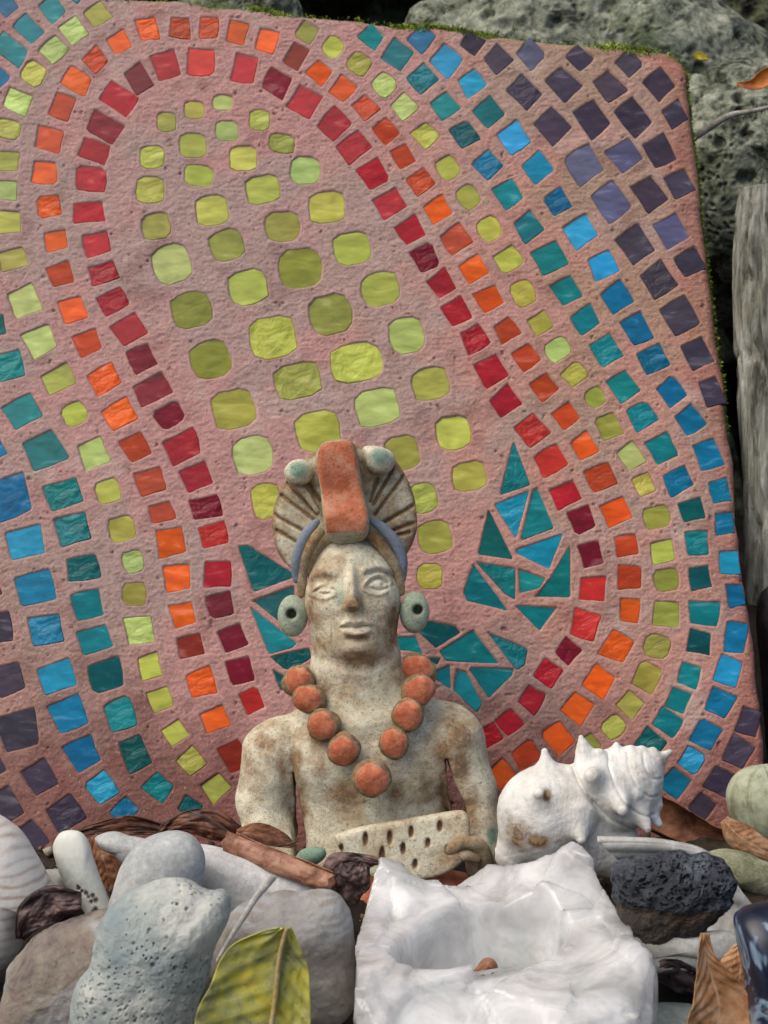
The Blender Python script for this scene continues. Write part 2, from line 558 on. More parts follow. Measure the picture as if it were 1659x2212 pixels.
CHAINS = [
# crimson arch, from the lower left up and over to the lower right: u v along across colour
"545 1512 50 46 r;521 1448 54 50 d;502 1380 50 52 d;476 1307 50 60 d;470 1238 56 55 R;463 1157 48 58 r;445 1095 46 60 d;424 1033 50 56 R;393 965 58 74 R;366 898 48 60 d;331 842 46 72 d;307 776 50 58 d;279 714 50 62 R;246 652 48 66 R;222 590 40 55 R;210 528 46 54 R;194 459 46 66 R;196 388 50 64 R;205 328 46 60 R;225 275 46 70 d;258 217 54 72 R;299 172 44 58 d;357 143 60 56 R;434 134 60 56 r;528 147 52 58 R;598 180 52 54 d;660 222 56 60 R;722 267 54 56 R;766 317 52 62 R;807 376 56 56 R;845 440 48 58 R;888 499 48 54 R;921 558 50 50 d;954 614 50 50 R;989 673 50 52 R;1026 733 48 52 R;1059 802 56 58 R;1091 867 50 54 R;1149 930 56 58 r;1188 994 56 60 r;1221 1068 52 54 R;1256 1125 50 50 d;1277 1199 50 48 d;1281 1273 52 54 r;1265 1348 56 56 r;1229 1406 46 46 d;1186 1457 48 48 R;1148 1510 50 48 R;1101 1560 60 50 R;1058 1590 50 44 R",
# orange arch
"507 1632 64 54 k;463 1554 50 56 O;434 1476 56 54 O;411 1396 50 52 k;396 1327 50 50 O;382 1248 54 54 O;371 1173 56 56 O;351 1106 42 48 o;323 1040 52 62 o;292 967 48 50 o;260 895 50 60 O;224 819 54 62 O;190 743 52 56 o;158 670 50 52 O;130 594 46 50 o;120 520 42 48 O;108 445 46 50 O;98 373 44 52 O;107 303 46 60 o;135 231 50 48 o;166 178 44 54 O;206 131 42 44 o;256 92 42 44 O;321 64 44 46 O;389 59 42 46 o;453 61 42 44 o;515 71 42 46 O;576 90 42 48 O;640 121 44 50 k;692 157 42 42 O;741 192 42 46 O;789 233 42 44 o;834 285 42 44 o;870 338 42 42 o;909 393 42 46 o;947 453 46 50 O;984 519 50 54 o;1027 582 48 52 O;1056 647 46 50 O;1094 713 42 46 o;1137 772 46 50 o;1175 836 44 48 o;1225 898 46 48 o;1262 964 48 50 O;1297 1033 54 56 o;1328 1105 48 54 O;1353 1177 44 48 o;1361 1247 50 52 o;1361 1320 48 44 O;1333 1398 56 56 O;1296 1472 54 52 O;1250 1531 54 54 O;1207 1593 50 58 O;1137 1631 54 50 o;1085 1674 52 52 O",
# yellow-green arch, left arm
"467 1703 48 50 g;414 1644 46 46 g;380 1585 44 44 Y;347 1512 46 50 Y;325 1440 50 50 Y;303 1361 54 58 G;291 1284 50 52 g;288 1214 48 46 G;264 1143 54 58 Y;234 1061 52 54 Y;203 978 56 56 G;162 895 48 54 Y;127 821 50 58 g;87 735 60 66 G;54 649 60 62 G;28 562 44 58 g;17 480 46 56 Y;14 414 40 50 G;14 349 38 52 g;17 279 42 56 Y;40 223 44 54 G;73 160 50 50 Y;116 111 50 50 G;160 67 46 52 G;211 30 44 44 g",
# yellow-green arch, right arm
"662 70 42 42 g;720 102 42 44 Y;776 138 48 46 g;830 184 50 48 G;874 232 46 42 G;919 294 48 46 Y;968 363 50 46 Y;1012 426 52 46 Y;1057 495 52 50 Y;1098 562 46 56 Y;1131 634 56 50 Y;1167 700 44 44 Y;1205 755 46 54 G;1242 808 40 46 Y;1286 859 42 42 g;1316 921 54 46 g;1361 987 50 44 G;1391 1048 42 36 Y;1419 1118 48 60 g;1432 1192 46 50 Y;1440 1253 48 54 g;1440 1327 54 52 g;1420 1397 52 56 g;1397 1463 52 48 g;1363 1523 48 48 Y;1326 1571 50 44 Y;1272 1612 44 40 g",
# teal, left arm
"411 1745 44 42 t;344 1700 52 50 T;293 1628 66 58 t;263 1542 66 58 T;229 1458 60 70 t;206 1382 52 66 T;190 1306 56 66 T;181 1229 54 66 t;156 1145 60 68 T;135 1068 54 74 T;98 976 68 76 T;48 887 58 76 T;12 794 60 74 T;-8 703 46 40 t",
"-18 158 44 70 B;23 107 46 70 T;60 61 42 56 T;114 21 42 46 T;165 -25 44 44 T",
"14 12 40 40 B;60 -34 40 40 B",
# teal, right arm
"802 80 46 42 T;857 120 52 52 T;913 173 50 50 T;960 228 50 50 T;1006 290 50 48 t;1053 355 50 50 B;1098 418 54 52 T;1142 489 52 52 T;1187 559 56 60 T;1223 629 50 52 T;1266 691 50 50 T;1309 757 52 50 T;1346 835 52 54 T;1388 900 54 52 T;1430 968 52 58 T;1465 1039 50 54 B;1494 1102 46 50 t;1505 1172 48 48 T;1511 1247 50 46 t;1522 1325 50 66 T;1511 1388 50 48 t;1490 1458 52 46 T;1466 1512 50 50 T;1442 1561 52 54 T;1404 1608 50 54 t",
# blue, left arm
"270 1752 48 52 B;222 1702 56 56 b;181 1629 66 64 B;150 1543 72 68 B;122 1460 62 72 b;97 1363 62 68 B;75 1272 60 76 B;55 1174 66 72 b;24 1073 88 80 B;-14 972 44 46 B",
# blue, right arm
"910 84 46 46 B;964 130 56 54 b;1020 180 50 50 b;1056 244 54 54 T;1112 299 56 54 b;1161 363 56 54 b;1204 436 50 48 B;1256 501 56 56 b;1303 573 54 56 b;1335 644 56 54 B;1377 712 60 52 B;1411 778 52 54 B;1450 847 54 50 B;1491 909 58 50 B;1531 984 58 54 B;1555 1060 46 42 B;1564 1131 46 38 B;1575 1215 50 42 b;1589 1287 48 34 B;1589 1377 62 48 B;1575 1450 56 50 b;1556 1519 58 52 B;1526 1586 58 54 B;1494 1643 60 54 b;1457 1690 52 48 B;1410 1745 40 36 t",
# violet, right side
"1020 93 42 42 P;1076 130 50 48 P;1130 200 62 52 P;1194 272 66 60 P;1260 355 72 66 p;1320 440 68 60 p;1375 530 66 58 P;1421 606 60 58 P;1470 684 66 64 P;1508 766 62 52 P;1538 850 58 42 P",
"1146 117 50 48 p;1217 182 60 52 P;1281 258 68 56 P;1348 338 60 56 p;1401 418 66 56 P;1449 499 60 54 p;1490 567 50 52 P",
"1253 125 46 44 P;1316 186 60 48 P;1370 255 68 52 P;1427 327 58 52 P;1470 398 52 50 P",
"1360 137 46 46 P;1423 186 54 52 P;1458 248 46 46 P",
"1618 1558 54 50 P;1594 1626 60 54 P;1557 1688 56 56 P;1516 1742 46 46 P",
# violet, left side
"140 1757 60 66 P;89 1680 66 62 P;44 1580 80 80 P;20 1466 66 64 P;-4 1356 66 58 P;-34 1262 60 60 P",
"66 1812 60 60 P;13 1742 66 60 P;-30 1650 66 64 P",
]
FIELD = "482 222 46 36 G 0;420 238 46 40 Y 0;360 264 44 44 g 0;561 260 46 46 Y 0;491 283 52 46 G 0;417 314 62 56 g 0;329 340 56 52 Y 0;526 342 62 58 Y 0;609 310 60 44 g 10;660 368 68 64 G 0;430 380 66 48 g 10;325 411 64 60 Y 0;568 410 78 64 Y -10;458 455 74 68 Y -6;706 449 82 72 Y -6;337 489 66 60 e -12;611 490 82 68 g -5;490 530 78 70 g -18;761 537 82 74 Y -12;371 571 86 90 G -18;650 580 98 88 g -8;536 621 88 78 Y -12;822 625 88 76 g -14;414 670 90 80 e -14;714 679 98 92 e -16;590 729 106 94 Y -12;879 725 78 82 G -10;456 777 90 86 e -16;771 784 120 88 Y -10;643 824 106 80 g -14;930 829 84 74 Y -12;505 884 98 86 g -14;815 881 98 84 G -14;687 932 102 86 Y -12;979 935 80 78 Y -10;547 984 90 88 G -12;868 979 80 80 g -10;1014 1029 78 68 Y -8;576 1083 66 80 Y -10;915 1076 64 68 g -10;940 1161 76 74 Y -8;929 1245 58 58 Y 0;480 1090 2 2 g 0"
def _cv(ox, oy, pts):
    return [(ox + x * 0.26043, oy + y * 0.26043) for x, y in pts]
A_ = (829.5, 864.1)
L_ = (414.8, 864.1)
SHARDS = [
 (_cv(*A_, [(1075, 345), (1215, 705), (960, 790)]), 'T'), (_cv(*A_, [(1200, 755), (1095, 1150), (915, 870)]), 'c'),
 (_cv(*A_, [(1275, 730), (1410, 1062), (1135, 1165), (1238, 740)]), 'T'), (_cv(*A_, [(868, 900), (1075, 1322), (780, 1282)]), 't'),
 (_cv(*A_, [(1485, 1110), (1370, 1405), (1100, 1272), (1100, 1240)]), 'c'), (_cv(*A_, [(742, 1362), (1045, 1757), (690, 1664), (660, 1600)]), 'T'),
 (_cv(*A_, [(768, 1348), (1090, 1398), (1085, 1655), (1000, 1605)]), 'T'), (_cv(*A_, [(1120, 1402), (1338, 1482), (1290, 1560), (1128, 1602)]), 'T'),
 (_cv(*A_, [(1540, 1215), (1550, 1640), (1252, 1635), (1380, 1480)]), 'T'), (_cv(*A_, [(1090, 1706), (1440, 1722), (1290, 1914)]), 'T'),
 (_cv(*A_, [(375, 1834), (600, 1879), (640, 1929), (430, 2059), (290, 1929)]), 't'), (_cv(*A_, [(80, 1969), (262, 1959), (330, 2109), (200, 2079), (60, 2069)]), 'T'),
 (_cv(*A_, [(740, 1904), (962, 2189), (640, 2172), (510, 2159), (465, 2089)]), 'T'), (_cv(*A_, [(850, 1919), (1190, 2069), (1165, 2199), (1100, 2239)]), 'T'),
 (_cv(*A_, [(722, 2219), (1075, 2229), (1070, 2279), (870, 2474), (712, 2239)]), 'T'), (_cv(*A_, [(604, 2229), (688, 2259), (815, 2519), (770, 2589), (580, 2409)]), 'T'),
 (_cv(*A_, [(350, 2139), (470, 2142), (440, 2199)]), 't'), (_cv(*A_, [(545, 2199), (552, 2399), (440, 2319), (430, 2249)]), 'T'),
 (_cv(*L_, [(385, 1215), (460, 1205), (840, 1440), (830, 1475), (512, 1597)]), 't'), (_cv(*L_, [(850, 1540), (850, 1659), (722, 1835), (500, 1665)]), 't'),
 (_cv(*L_, [(482, 1712), (870, 2019), (830, 2056), (640, 2109)]), 'T'), (_cv(*L_, [(975, 2056), (990, 2139), (830, 2239), (760, 2229), (650, 2129)]), 't'),
 (_cv(*L_, [(672, 2236), (800, 2309), (742, 2419), (712, 2359)]), 't')]

TILES = []       # (polygon on the slab in metres, colour, rounded)
def _quad(u, v, tx, ty, a, b, rnd):
    L = math.hypot(tx, ty); tx /= L; ty /= L
    nx, ny = -ty, tx
    jit = lambda: random.uniform(-0.075, 0.075)
    if rnd:
        m = 14
        pts = []
        e = random.uniform(3.2, 4.6)
        for k in range(m):
            t = 2 * math.pi * (k + 0.5) / m
            c, s = math.cos(t), math.sin(t)
            r = (abs(c) ** e + abs(s) ** e) ** (-1 / e) * random.uniform(0.95, 1.03)
            pts.append((u + tx * a / 2 * r * c + nx * b / 2 * r * s, v + ty * a / 2 * r * c + ny * b / 2 * r * s))
        return pts
    cs = [(-.5 + jit(), -.5 + jit()), (.5 + jit(), -.5 + jit()), (.5 + jit(), .5 + jit()), (-.5 + jit(), .5 + jit())]
    out = []
    for i in range(4):                             # nipped, slightly bowed edges
        p, q = cs[i], cs[(i + 1) % 4]
        bow = random.uniform(-0.025, 0.035)
        c = random.choice([0.02, 0.03, 0.05, 0.05, 0.16])
        for t in (c, 0.5, 1 - c):
            mx, my = p[0] + (q[0] - p[0]) * t, p[1] + (q[1] - p[1]) * t
            o = bow if t == 0.5 else 0
            dx, dy = q[1] - p[1], -(q[0] - p[0])
            out.append((mx + dx * o, my + dy * o))
    return [(u + tx * a * x + nx * b * y, v + ty * a * x + ny * b * y) for x, y in out]

for ch in CHAINS:
    L = [t.split() for t in ch.split(';')]
    C_ = [(float(t[0]), float(t[1])) for t in L]
    for i, t in enumerate(L):
        p, q = C_[max(0, i - 1)], C_[min(len(C_) - 1, i + 1)]
        rr = random.uniform(-0.09, 0.09)
        tx, ty = q[0] - p[0], q[1] - p[1]
        tx, ty = tx * math.cos(rr) - ty * math.sin(rr), tx * math.sin(rr) + ty * math.cos(rr)
        gap = min([math.hypot(C_[i][0] - C_[k][0], C_[i][1] - C_[k][1]) for k in (i - 1, i + 1) if 0 <= k < len(C_)] or [99])
        poly = _quad(C_[i][0], C_[i][1], tx, ty, min(float(t[2]), 0.84 * gap), float(t[3]), t[4] in 'YGg' and random.random() < 0.35)
        TILES.append((poly, t[4]))
for t in FIELD.split(';')[:-1]:
    t = t.split()
    an = math.radians(float(t[5]))
    TILES.append((_quad(float(t[0]), float(t[1]), math.cos(an), math.sin(an), float(t[2]) * 0.95, float(t[3]) * 0.95, True), t[4]))
for poly, c in SHARDS:
    out = []
    n = len(poly)
    for i in range(n):
        p, q = np.array(poly[i]), np.array(poly[(i + 1) % n])
        out += [tuple(p + (q - p) * 0.04), tuple(p + (q - p) * 0.96)]
    TILES.append((out, c))

# grout: relief sheet bounded by the slab's outline
NU, NV = 820, 900
cTL, cTR, cBL, cBR = slab2(-75, -48), slab2(1481, 118), slab2(-90, 1860), slab2(1679, 1860)
a_ = np.linspace(0, 1, NU)[:, None, None]
b_ = np.linspace(0, 1, NV)[None, :, None]
G = (cTL * (1 - a_) + cTR * a_) * (1 - b_) + (cBL * (1 - a_) + cBR * a_) * b_
# the sides are not ruler straight, the top right corner is rounded
side = G.copy()
wav = fbm(np.stack([G[:, :, 1] * 40, G[:, :, 0] * 0, G[:, :, 0] * 0 + 3], -1), 4)
G[:, :, 0] += wav * 0.0022 * sstep(0.9, 1.0, a_[..., 0])
wav = fbm(np.stack([G[:, :, 0] * 45, G[:, :, 0] * 0 + 5, G[:, :, 0] * 0], -1), 4)
G[:, :, 1] += wav * 0.0028 * sstep(0.08, 0.0, b_[..., 0])
dR = np.linalg.norm(cTR - cTL) * (1 - a_[..., 0])
dT = np.linalg.norm(cBR - cTR) * b_[..., 0]
rc = 0.013
m = (dR < rc) & (dT < rc)
dc = np.hypot(rc - dR, rc - dT)
mx = np.maximum(rc - dR, rc - dT)
pull = np.where(m & (dc > 1e-6), mx / np.maximum(dc, 1e-6), 1.0)
ctr = G[np.argmin(np.abs(dR[:, 0] - rc)), np.argmin(np.abs(dT[0] - rc))]
G = np.where(m[..., None], ctr + (G - ctr) * pull[..., None], G)

D = np.full((NU, NV), 0.05)
polys = []
cell_u = G[:, NV // 2, 0]
for poly, c in TILES:
    q = slab2(*np.array(poly).T)
    polys.append(q)
    lo, hi = q.min(0) - 0.005, q.max(0) + 0.005
    # index window from the inverse of the (almost regular) net
    corner = np.array([[lo[0], lo[1]], [hi[0], lo[1]], [lo[0], hi[1]], [hi[0], hi[1]]])
    ii, jj = [], []
    for cc in corner:
        v_ = np.clip((cc[1] - cTL[1]) / (cBL[1] - cTL[1]), -0.2, 1.2)
        for _ in range(4):
            l_, r_ = cTL * (1 - v_) + cBL * v_, cTR * (1 - v_) + cBR * v_
            u_ = (cc[0] - l_[0]) / (r_[0] - l_[0])
            t_, b2 = cTL * (1 - u_) + cTR * u_, cBL * (1 - u_) + cBR * u_
            v_ = (cc[1] - t_[1]) / (b2[1] - t_[1])
        ii.append(u_ * (NU - 1)); jj.append(v_ * (NV - 1))
    i0, i1 = int(max(0, min(ii) - 2)), int(min(NU, max(ii) + 3))
    j0, j1 = int(max(0, min(jj) - 2)), int(min(NV, max(jj) + 3))
    if i1 <= i0 or j1 <= j0: continue
    sub = G[i0:i1, j0:j1]
    D[i0:i1, j0:j1] = np.minimum(D[i0:i1, j0:j1], polysdf(sub[..., 0], sub[..., 1], q))
P3 = np.stack([G[..., 0], G[..., 1], 0 * G[..., 0]], -1)
n1 = fbm(P3 * 90, 3); n2 = fbm(P3 * np.array([420, 700, 1]) + 3, 4, 0.6); n3 = vnoise(P3 * 1300 + 9)
Dn = D + 0.00022 * n2 + 0.00008 * n3
z = -0.0009 + 0.00145 * sstep(-0.0006, 0.0007, Dn)
open_ = sstep(0.0, 0.002, D)
z = z + open_ * (0.0006 * n1 + 0.0005 * n2 + 0.00022 * n3)
pit = fbm(P3 * 260 + 40, 3)
z -= open_ * 0.0003 * np.abs(fbm(P3 * np.array([60, 380, 1]) + 13, 4, 0.65))
z -= open_ * 0.0012 * sstep(0.50, 0.68, pit)
# round over towards the rim
rimd = np.minimum(np.minimum(dR, dT), np.minimum(np.linalg.norm(cTR - cTL) * a_[..., 0], np.linalg.norm(cBR - cTR) * (1 - b_[..., 0]))) + 0 * z
z -= 0.0055 * (1 - np.sqrt(np.clip(1 - (1 - np.clip(rimd / 0.005, 0, 1)) ** 2, 0, 1)))

# grout colour: pink mortar, greyer and browner in drifts, iron-red and algae towards foot and right edge
vv = b_[..., 0] + 0 * z; uu = a_[..., 0] + 0 * z
pink = np.array([0.52, 0.285, 0.265]); grey = np.array([0.41, 0.315, 0.29]); salmon = np.array([0.53, 0.27, 0.205])
tan = np.array([0.37, 0.25, 0.165]); red = np.array([0.14, 0.035, 0.028]); green = np.array([0.10, 0.13, 0.03])
d1 = fbm(P3 * 14 + 1, 4); d2 = fbm(P3 * 45 + 20, 4); d3 = fbm(P3 * 500 + 30, 3, 0.7)
d4 = fbm(P3 * np.array([10, 10, 1]) + 77, 3)
C = pink * np.ones(z.shape + (1,))
mixc = lambda C, c, w: C * (1 - w[..., None]) + c * w[..., None]
lane = sstep(0.010, 0.0025, D)
C = mixc(C, salmon, np.clip(sstep(0.45, 0.75, uu + 0.25 * d1) * 0.7, 0, 1))
C = mixc(C, grey, np.clip(sstep(-0.15, 0.4, d1 + 0.5 * d2) * 0.75, 0, 1))
C = mixc(C, tan, np.clip(sstep(0.66, 0.85, uu + 0.1 * d1) * sstep(0.8, 0.35, vv) * sstep(-0.3, 0.5, d2 + 0.2) * 0.75, 0, 1))
C = mixc(C, tan * 0.8, np.clip(sstep(0.35, 0.0, uu) * sstep(0.5, 0.9, vv) * 0.5, 0, 1))
rm = np.clip(sstep(0.76, 0.97, vv + 0.10 * d2 + 0.05 * d1), 0, 1)
C = mixc(C, red, rm * 0.85)
rs = sstep(0.028, 0.004, dR + 0.012 * d2) * 0.55
C = mixc(C, np.array([0.32, 0.09, 0.06]), np.clip(rs, 0, 1))
C = mixc(C, red, np.clip(sstep(0.30, 0.55, fbm(P3 * 60 + 90, 3)) * 0.30, 0, 1))
gm = sstep(0.05, 0.35, d4) * sstep(0.90, 0.99, uu) * sstep(0.45, 0.7, vv)
C = mixc(C, green, np.clip(gm * 0.6, 0, 1))
C = mixc(C, green, np.clip(sstep(0.006, 0.0, dT + 0.004 * d2) * 0.6, 0, 1))
trow = fbm(P3 * np.array([60, 380, 1]) + 13, 4, 0.65)
C = C * (1 + 0.22 * d3[..., None] + 0.12 * n3[..., None] + 0.16 * trow[..., None])
bloom = sstep(0.30, 0.55, fbm(P3 * 25 + 55, 5, 0.65)) * 0.45
C = mixc(C, np.array([0.58, 0.47, 0.42]), bloom)
hair = sstep(0.022, 0.0, np.abs(fbm(P3 * 16 + 70, 4))) * sstep(0.1, 0.4, fbm(P3 * 7 + 33, 2)) * 0.5
C = mixc(C, np.array([0.13, 0.08, 0.07]), hair)
C = np.clip(C, 0.01, 0.9)

slab = empty('mosaic_slab', S0 - 0.02 * SU, 'pink mortar slab set with arches of coloured glass tiles, standing behind the clay figure', 'mosaic')
mg = M('grout')
ca = mg.attr('col').outputs['Color']
fn = mg.noise(2600, 4, 0.8)
sp = mg.noise(900, 3, 0.6, seed=4)
cc_ = mg.mix(mg.rng(fn, 0.3, 0.7, 0.0, 0.5), ca, (0.23, 0.14, 0.12), 'MIX')
cc_ = mg.mix(mg.rng(sp, 0.62, 0.70, 0.0, 0.75), cc_, (0.62, 0.50, 0.46))
cc_ = mg.mix(mg.rng(mg.noise(700, 3, 0.6, seed=8), 0.66, 0.74, 0.0, 0.8), cc_, (0.07, 0.045, 0.04))
mg.set(Base_Color=cc_, Roughness=0.9)
mg.b.inputs['Specular IOR Level'].default_value = 0.2
mg.bump(mg.noise(1500, 5, 0.75, seed=2), 0.0006, 0.9)
W3 = slab3(G, z)
# body behind the relief: sides and back
back = slab3(G, -0.030 + 0 * z)
vf = W3.reshape(-1, 3)
fa = grid_faces(NU, NV)
ring = [(i, 0) for i in range(NU)] + [(NU - 1, j) for j in range(1, NV)] + [(i, NV - 1) for i in range(NU - 2, -1, -1)] + [(0, j) for j in range(NV - 2, 0, -1)]
rid = np.array([i * NV + j for i, j in ring])
nb = len(vf)
bv = back[[r[0] for r in ring], [r[1] for r in ring]]
extra = np.concatenate([vf[rid] + 0.0 * SN, bv])
mid_ = 0.5 * (vf[rid] + bv) + 0.0012 * fbm(bv * 300, 3)[:, None] * (SU + SR)
allv = np.concatenate([vf, mid_, bv])
k_ = len(ring); ar = np.arange(k_); ar2 = (ar + 1) % k_
f2 = np.stack([rid[ar], rid[ar2], nb + ar2, nb + ar], -1)
f3 = np.stack([nb + ar, nb + ar2, nb + k_ + ar2, nb + k_ + ar], -1)
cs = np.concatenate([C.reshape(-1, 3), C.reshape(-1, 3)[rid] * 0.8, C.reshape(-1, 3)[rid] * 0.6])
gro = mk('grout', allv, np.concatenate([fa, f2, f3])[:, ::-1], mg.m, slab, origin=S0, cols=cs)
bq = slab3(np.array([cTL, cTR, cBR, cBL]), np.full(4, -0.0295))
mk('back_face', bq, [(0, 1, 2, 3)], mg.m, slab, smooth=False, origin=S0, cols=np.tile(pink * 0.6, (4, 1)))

mt = M('glass_tile')
tc_ = mt.attr('col').outputs['Color']
sd_ = mt.attr('seed').outputs['Fac']
vm = mt.co((1, 1, 1))
nn_ = mt.n.new('ShaderNodeTexNoise'); nn_.noise_dimensions = '4D'
nn_.inputs['Scale'].default_value = 62; nn_.inputs['Detail'].default_value = 4; nn_.inputs['Distortion'].default_value = 0.8
mt.l.new(mt.co((1.0, 1.0, 3.2), (0.2, 0.5, 0.5)), nn_.inputs['Vector'])
mt.l.new(mt.math('MULTIPLY', sd_, 40.0), nn_.inputs['W'])
swirl = mt.rng(nn_.outputs[0], 0.35, 0.68)
dark = mt.mix(0.75, tc_, tc_, 'MULTIPLY')
dk = mt.mix(1.0, tc_, (0.60, 0.60, 0.58), 'MULTIPLY')
lt = mt.mix(0.22, tc_, (0.75, 0.78, 0.72))
colr = mt.mix(swirl, dk, tc_)
colr = mt.mix(mt.rng(nn_.outputs[0], 0.60, 0.80, 0.0, 0.8), colr, lt)
dst = mt.rng(mt.noise(1800, 3, 0.7, seed=6), 0.66, 0.72, 0.0, 0.5)
colr = mt.mix(dst, colr, (0.36, 0.27, 0.24))
mt.set(Base_Color=colr, Roughness=mt.rng(mt.noise(300, 4, 0.6), 0.3, 0.7, 0.12, 0.35))
mt.b.inputs['IOR'].default_value = 1.5
mt.b.inputs['Specular IOR Level'].default_value = 0.15
gl = mt.rng(sd_, 0.72, 0.80, 0.5, 4.0)
mt.bump(mt.math('MULTIPLY', mt.math('ADD', mt.noise(130, 3, 0.5, dist=0.8, seed=1), mt.math('MULTIPLY', mt.noise(900, 2, 0.5), 0.03)), gl), 0.0005, 0.9)

def tile_geo(q, tilt, seed):
    hz = (seed - 0.5) * 0.0005
    n = len(q)
    c = q.mean(0)
    zt = lambda p, z0: z0 + hz + (p - c) @ tilt
    inner = c + (q - c) * (1 - 0.0004 / np.maximum(np.linalg.norm(q - c, axis=1), 1e-5))[:, None]
    v = np.concatenate([slab3(inner, zt(inner, 0.0)), slab3(q, zt(q, -0.0004)), slab3(q, np.full(n, -0.0030))])
    f = [tuple(range(n))[::-1]]
    for r in (0, 1):
        for i in range(n):
            j = (i + 1) % n
            f.append((r * n + i, r * n + j, (r + 1) * n + j, (r + 1) * n + i))
    return v, f, c

order = sorted(range(len(TILES)), key=lambda i: -abs(polysdf(np.array([polys[i].mean(0)[0]]), np.array([polys[i].mean(0)[1]]), polys[i])[0]))
def in_view(i):
    p = np.array(TILES[i][0]).mean(0)
    return -25 < p[0] < 1685 and -25 < p[1] < 1790
order = [i for i in order if in_view(i)] + [i for i in order if not in_view(i)]
rest_v, rest_f, rest_c, rest_s = [], [], [], []
off = 0
for rank, i in enumerate(order):
    q = polys[i]
    area2 = 0.5 * np.sum(q[:, 0] * np.roll(q[:, 1], -1) - np.roll(q[:, 0], -1) * q[:, 1])
    if area2 > 0: q = q[::-1]
    base = np.array(PAL[TILES[i][1]])
    base = base * random.uniform(0.82, 1.18) * np.array([random.uniform(0.92, 1.08) for _ in range(3)])
    sd = random.random()
    tilt = np.array([random.gauss(0, 0.026), random.gauss(0, 0.026)])
    v, f, c = tile_geo(q, tilt, sd)
    if rank < 299:
        o = mk('tile', v, f, mt.m, slab, smooth=False, origin=slab3(c, np.array(0.0)), attrs={'seed': np.full(len(v), sd)}, cols=np.tile(base, (len(v), 1)))
    else:
        rest_v.append(v); rest_f += [tuple(k + off for k in ff) for ff in f]; off += len(v)
        rest_c.append(np.tile(base, (len(v), 1))); rest_s.append(np.full(len(v), sd))
o = mk('small_tiles', np.concatenate(rest_v), rest_f, mt.m, slab, smooth=False, origin=S0, attrs={'seed': np.concatenate(rest_s)}, cols=np.concatenate(rest_c))
o['kind'] = 'stuff'

# moss along the top edge and the upper right corner
mm = M('moss')
mm.set(Base_Color=mm.ramp(mm.noise(160, 5, 0.7), [(0.3, (0.10, 0.07, 0.02)), (0.45, (0.10, 0.16, 0.015)), (0.55, (0.20, 0.30, 0.02)), (0.7, (0.36, 0.40, 0.06))]), Roughness=0.9)
mv, mf = [], []
r2 = np.random.default_rng(3)
dens = lambda t: 0.04 + 0.96 * sstep(-0.05, 0.3, fbm(np.array([[t * 14.0, 1.0, 2.0]]), 4)[0])
n_ = 0
while n_ < 16000:
    if r2.random() < 0.86:
        t = r2.random()
        if r2.random() > dens(t): continue
        i = int(t * (NU - 1)); p2 = G[i, 0] ; up = SU
        p = slab3(p2, np.array(-0.0020 - r2.random() ** 1.3 * 0.009)) + SU * (0.0008 + r2.normal(0, 0.0009))
        if r2.random() < 0.15: p = slab3(p2 - np.array([0, r2.random() ** 2 * 0.005]), np.array(0.0))
    else:
        t = r2.random() ** 1.5
        j = int(t * 0.5 * (NV - 1)); p2 = G[NU - 1, j]; up = SR
        p = slab3(p2, np.array(-0.004 - r2.random() * 0.014)) + SR * r2.normal(0, 0.0006)
    dirn = up * 0.6 + r2.normal(0, 0.6, 3); dirn /= np.linalg.norm(dirn)
    sdn = np.cross(dirn, r2.normal(0, 1, 3)); sdn /= np.linalg.norm(sdn)
    ln = r2.uniform(0.0008, 0.0026); w = r2.uniform(0.0003, 0.0008)
    b0 = len(mv)
    mv += [p - sdn * w, p + sdn * w, p + dirn * ln]
    mf.append((b0, b0 + 1, b0 + 2)); n_ += 1
o = mk('moss', np.array(mv), np.array(mf), mm.m, slab, smooth=False, origin=S0); o['kind'] = 'stuff'
# ---------------------------------------------------------------- clay figure
FD = 0.775
FF = Frame(FD, ref=-45.0)
fig = empty('clay_figurine', FF.w(790, 20, 1960), 'pale clay figure with round bead necklace and fan headdress, seated holding a holed tray', 'figurine')

def dots(p, L):
    """sum of soft patches (u, v, ru, rv, strength) seen from the front"""
    s = np.zeros(p.shape[:-1])
    for u, v, ru, rv, k in L:
        s = np.maximum(s, k * np.exp(-((p[..., 0] - u) / ru) ** 2 - ((p[..., 2] - v) / rv) ** 2))
    return s

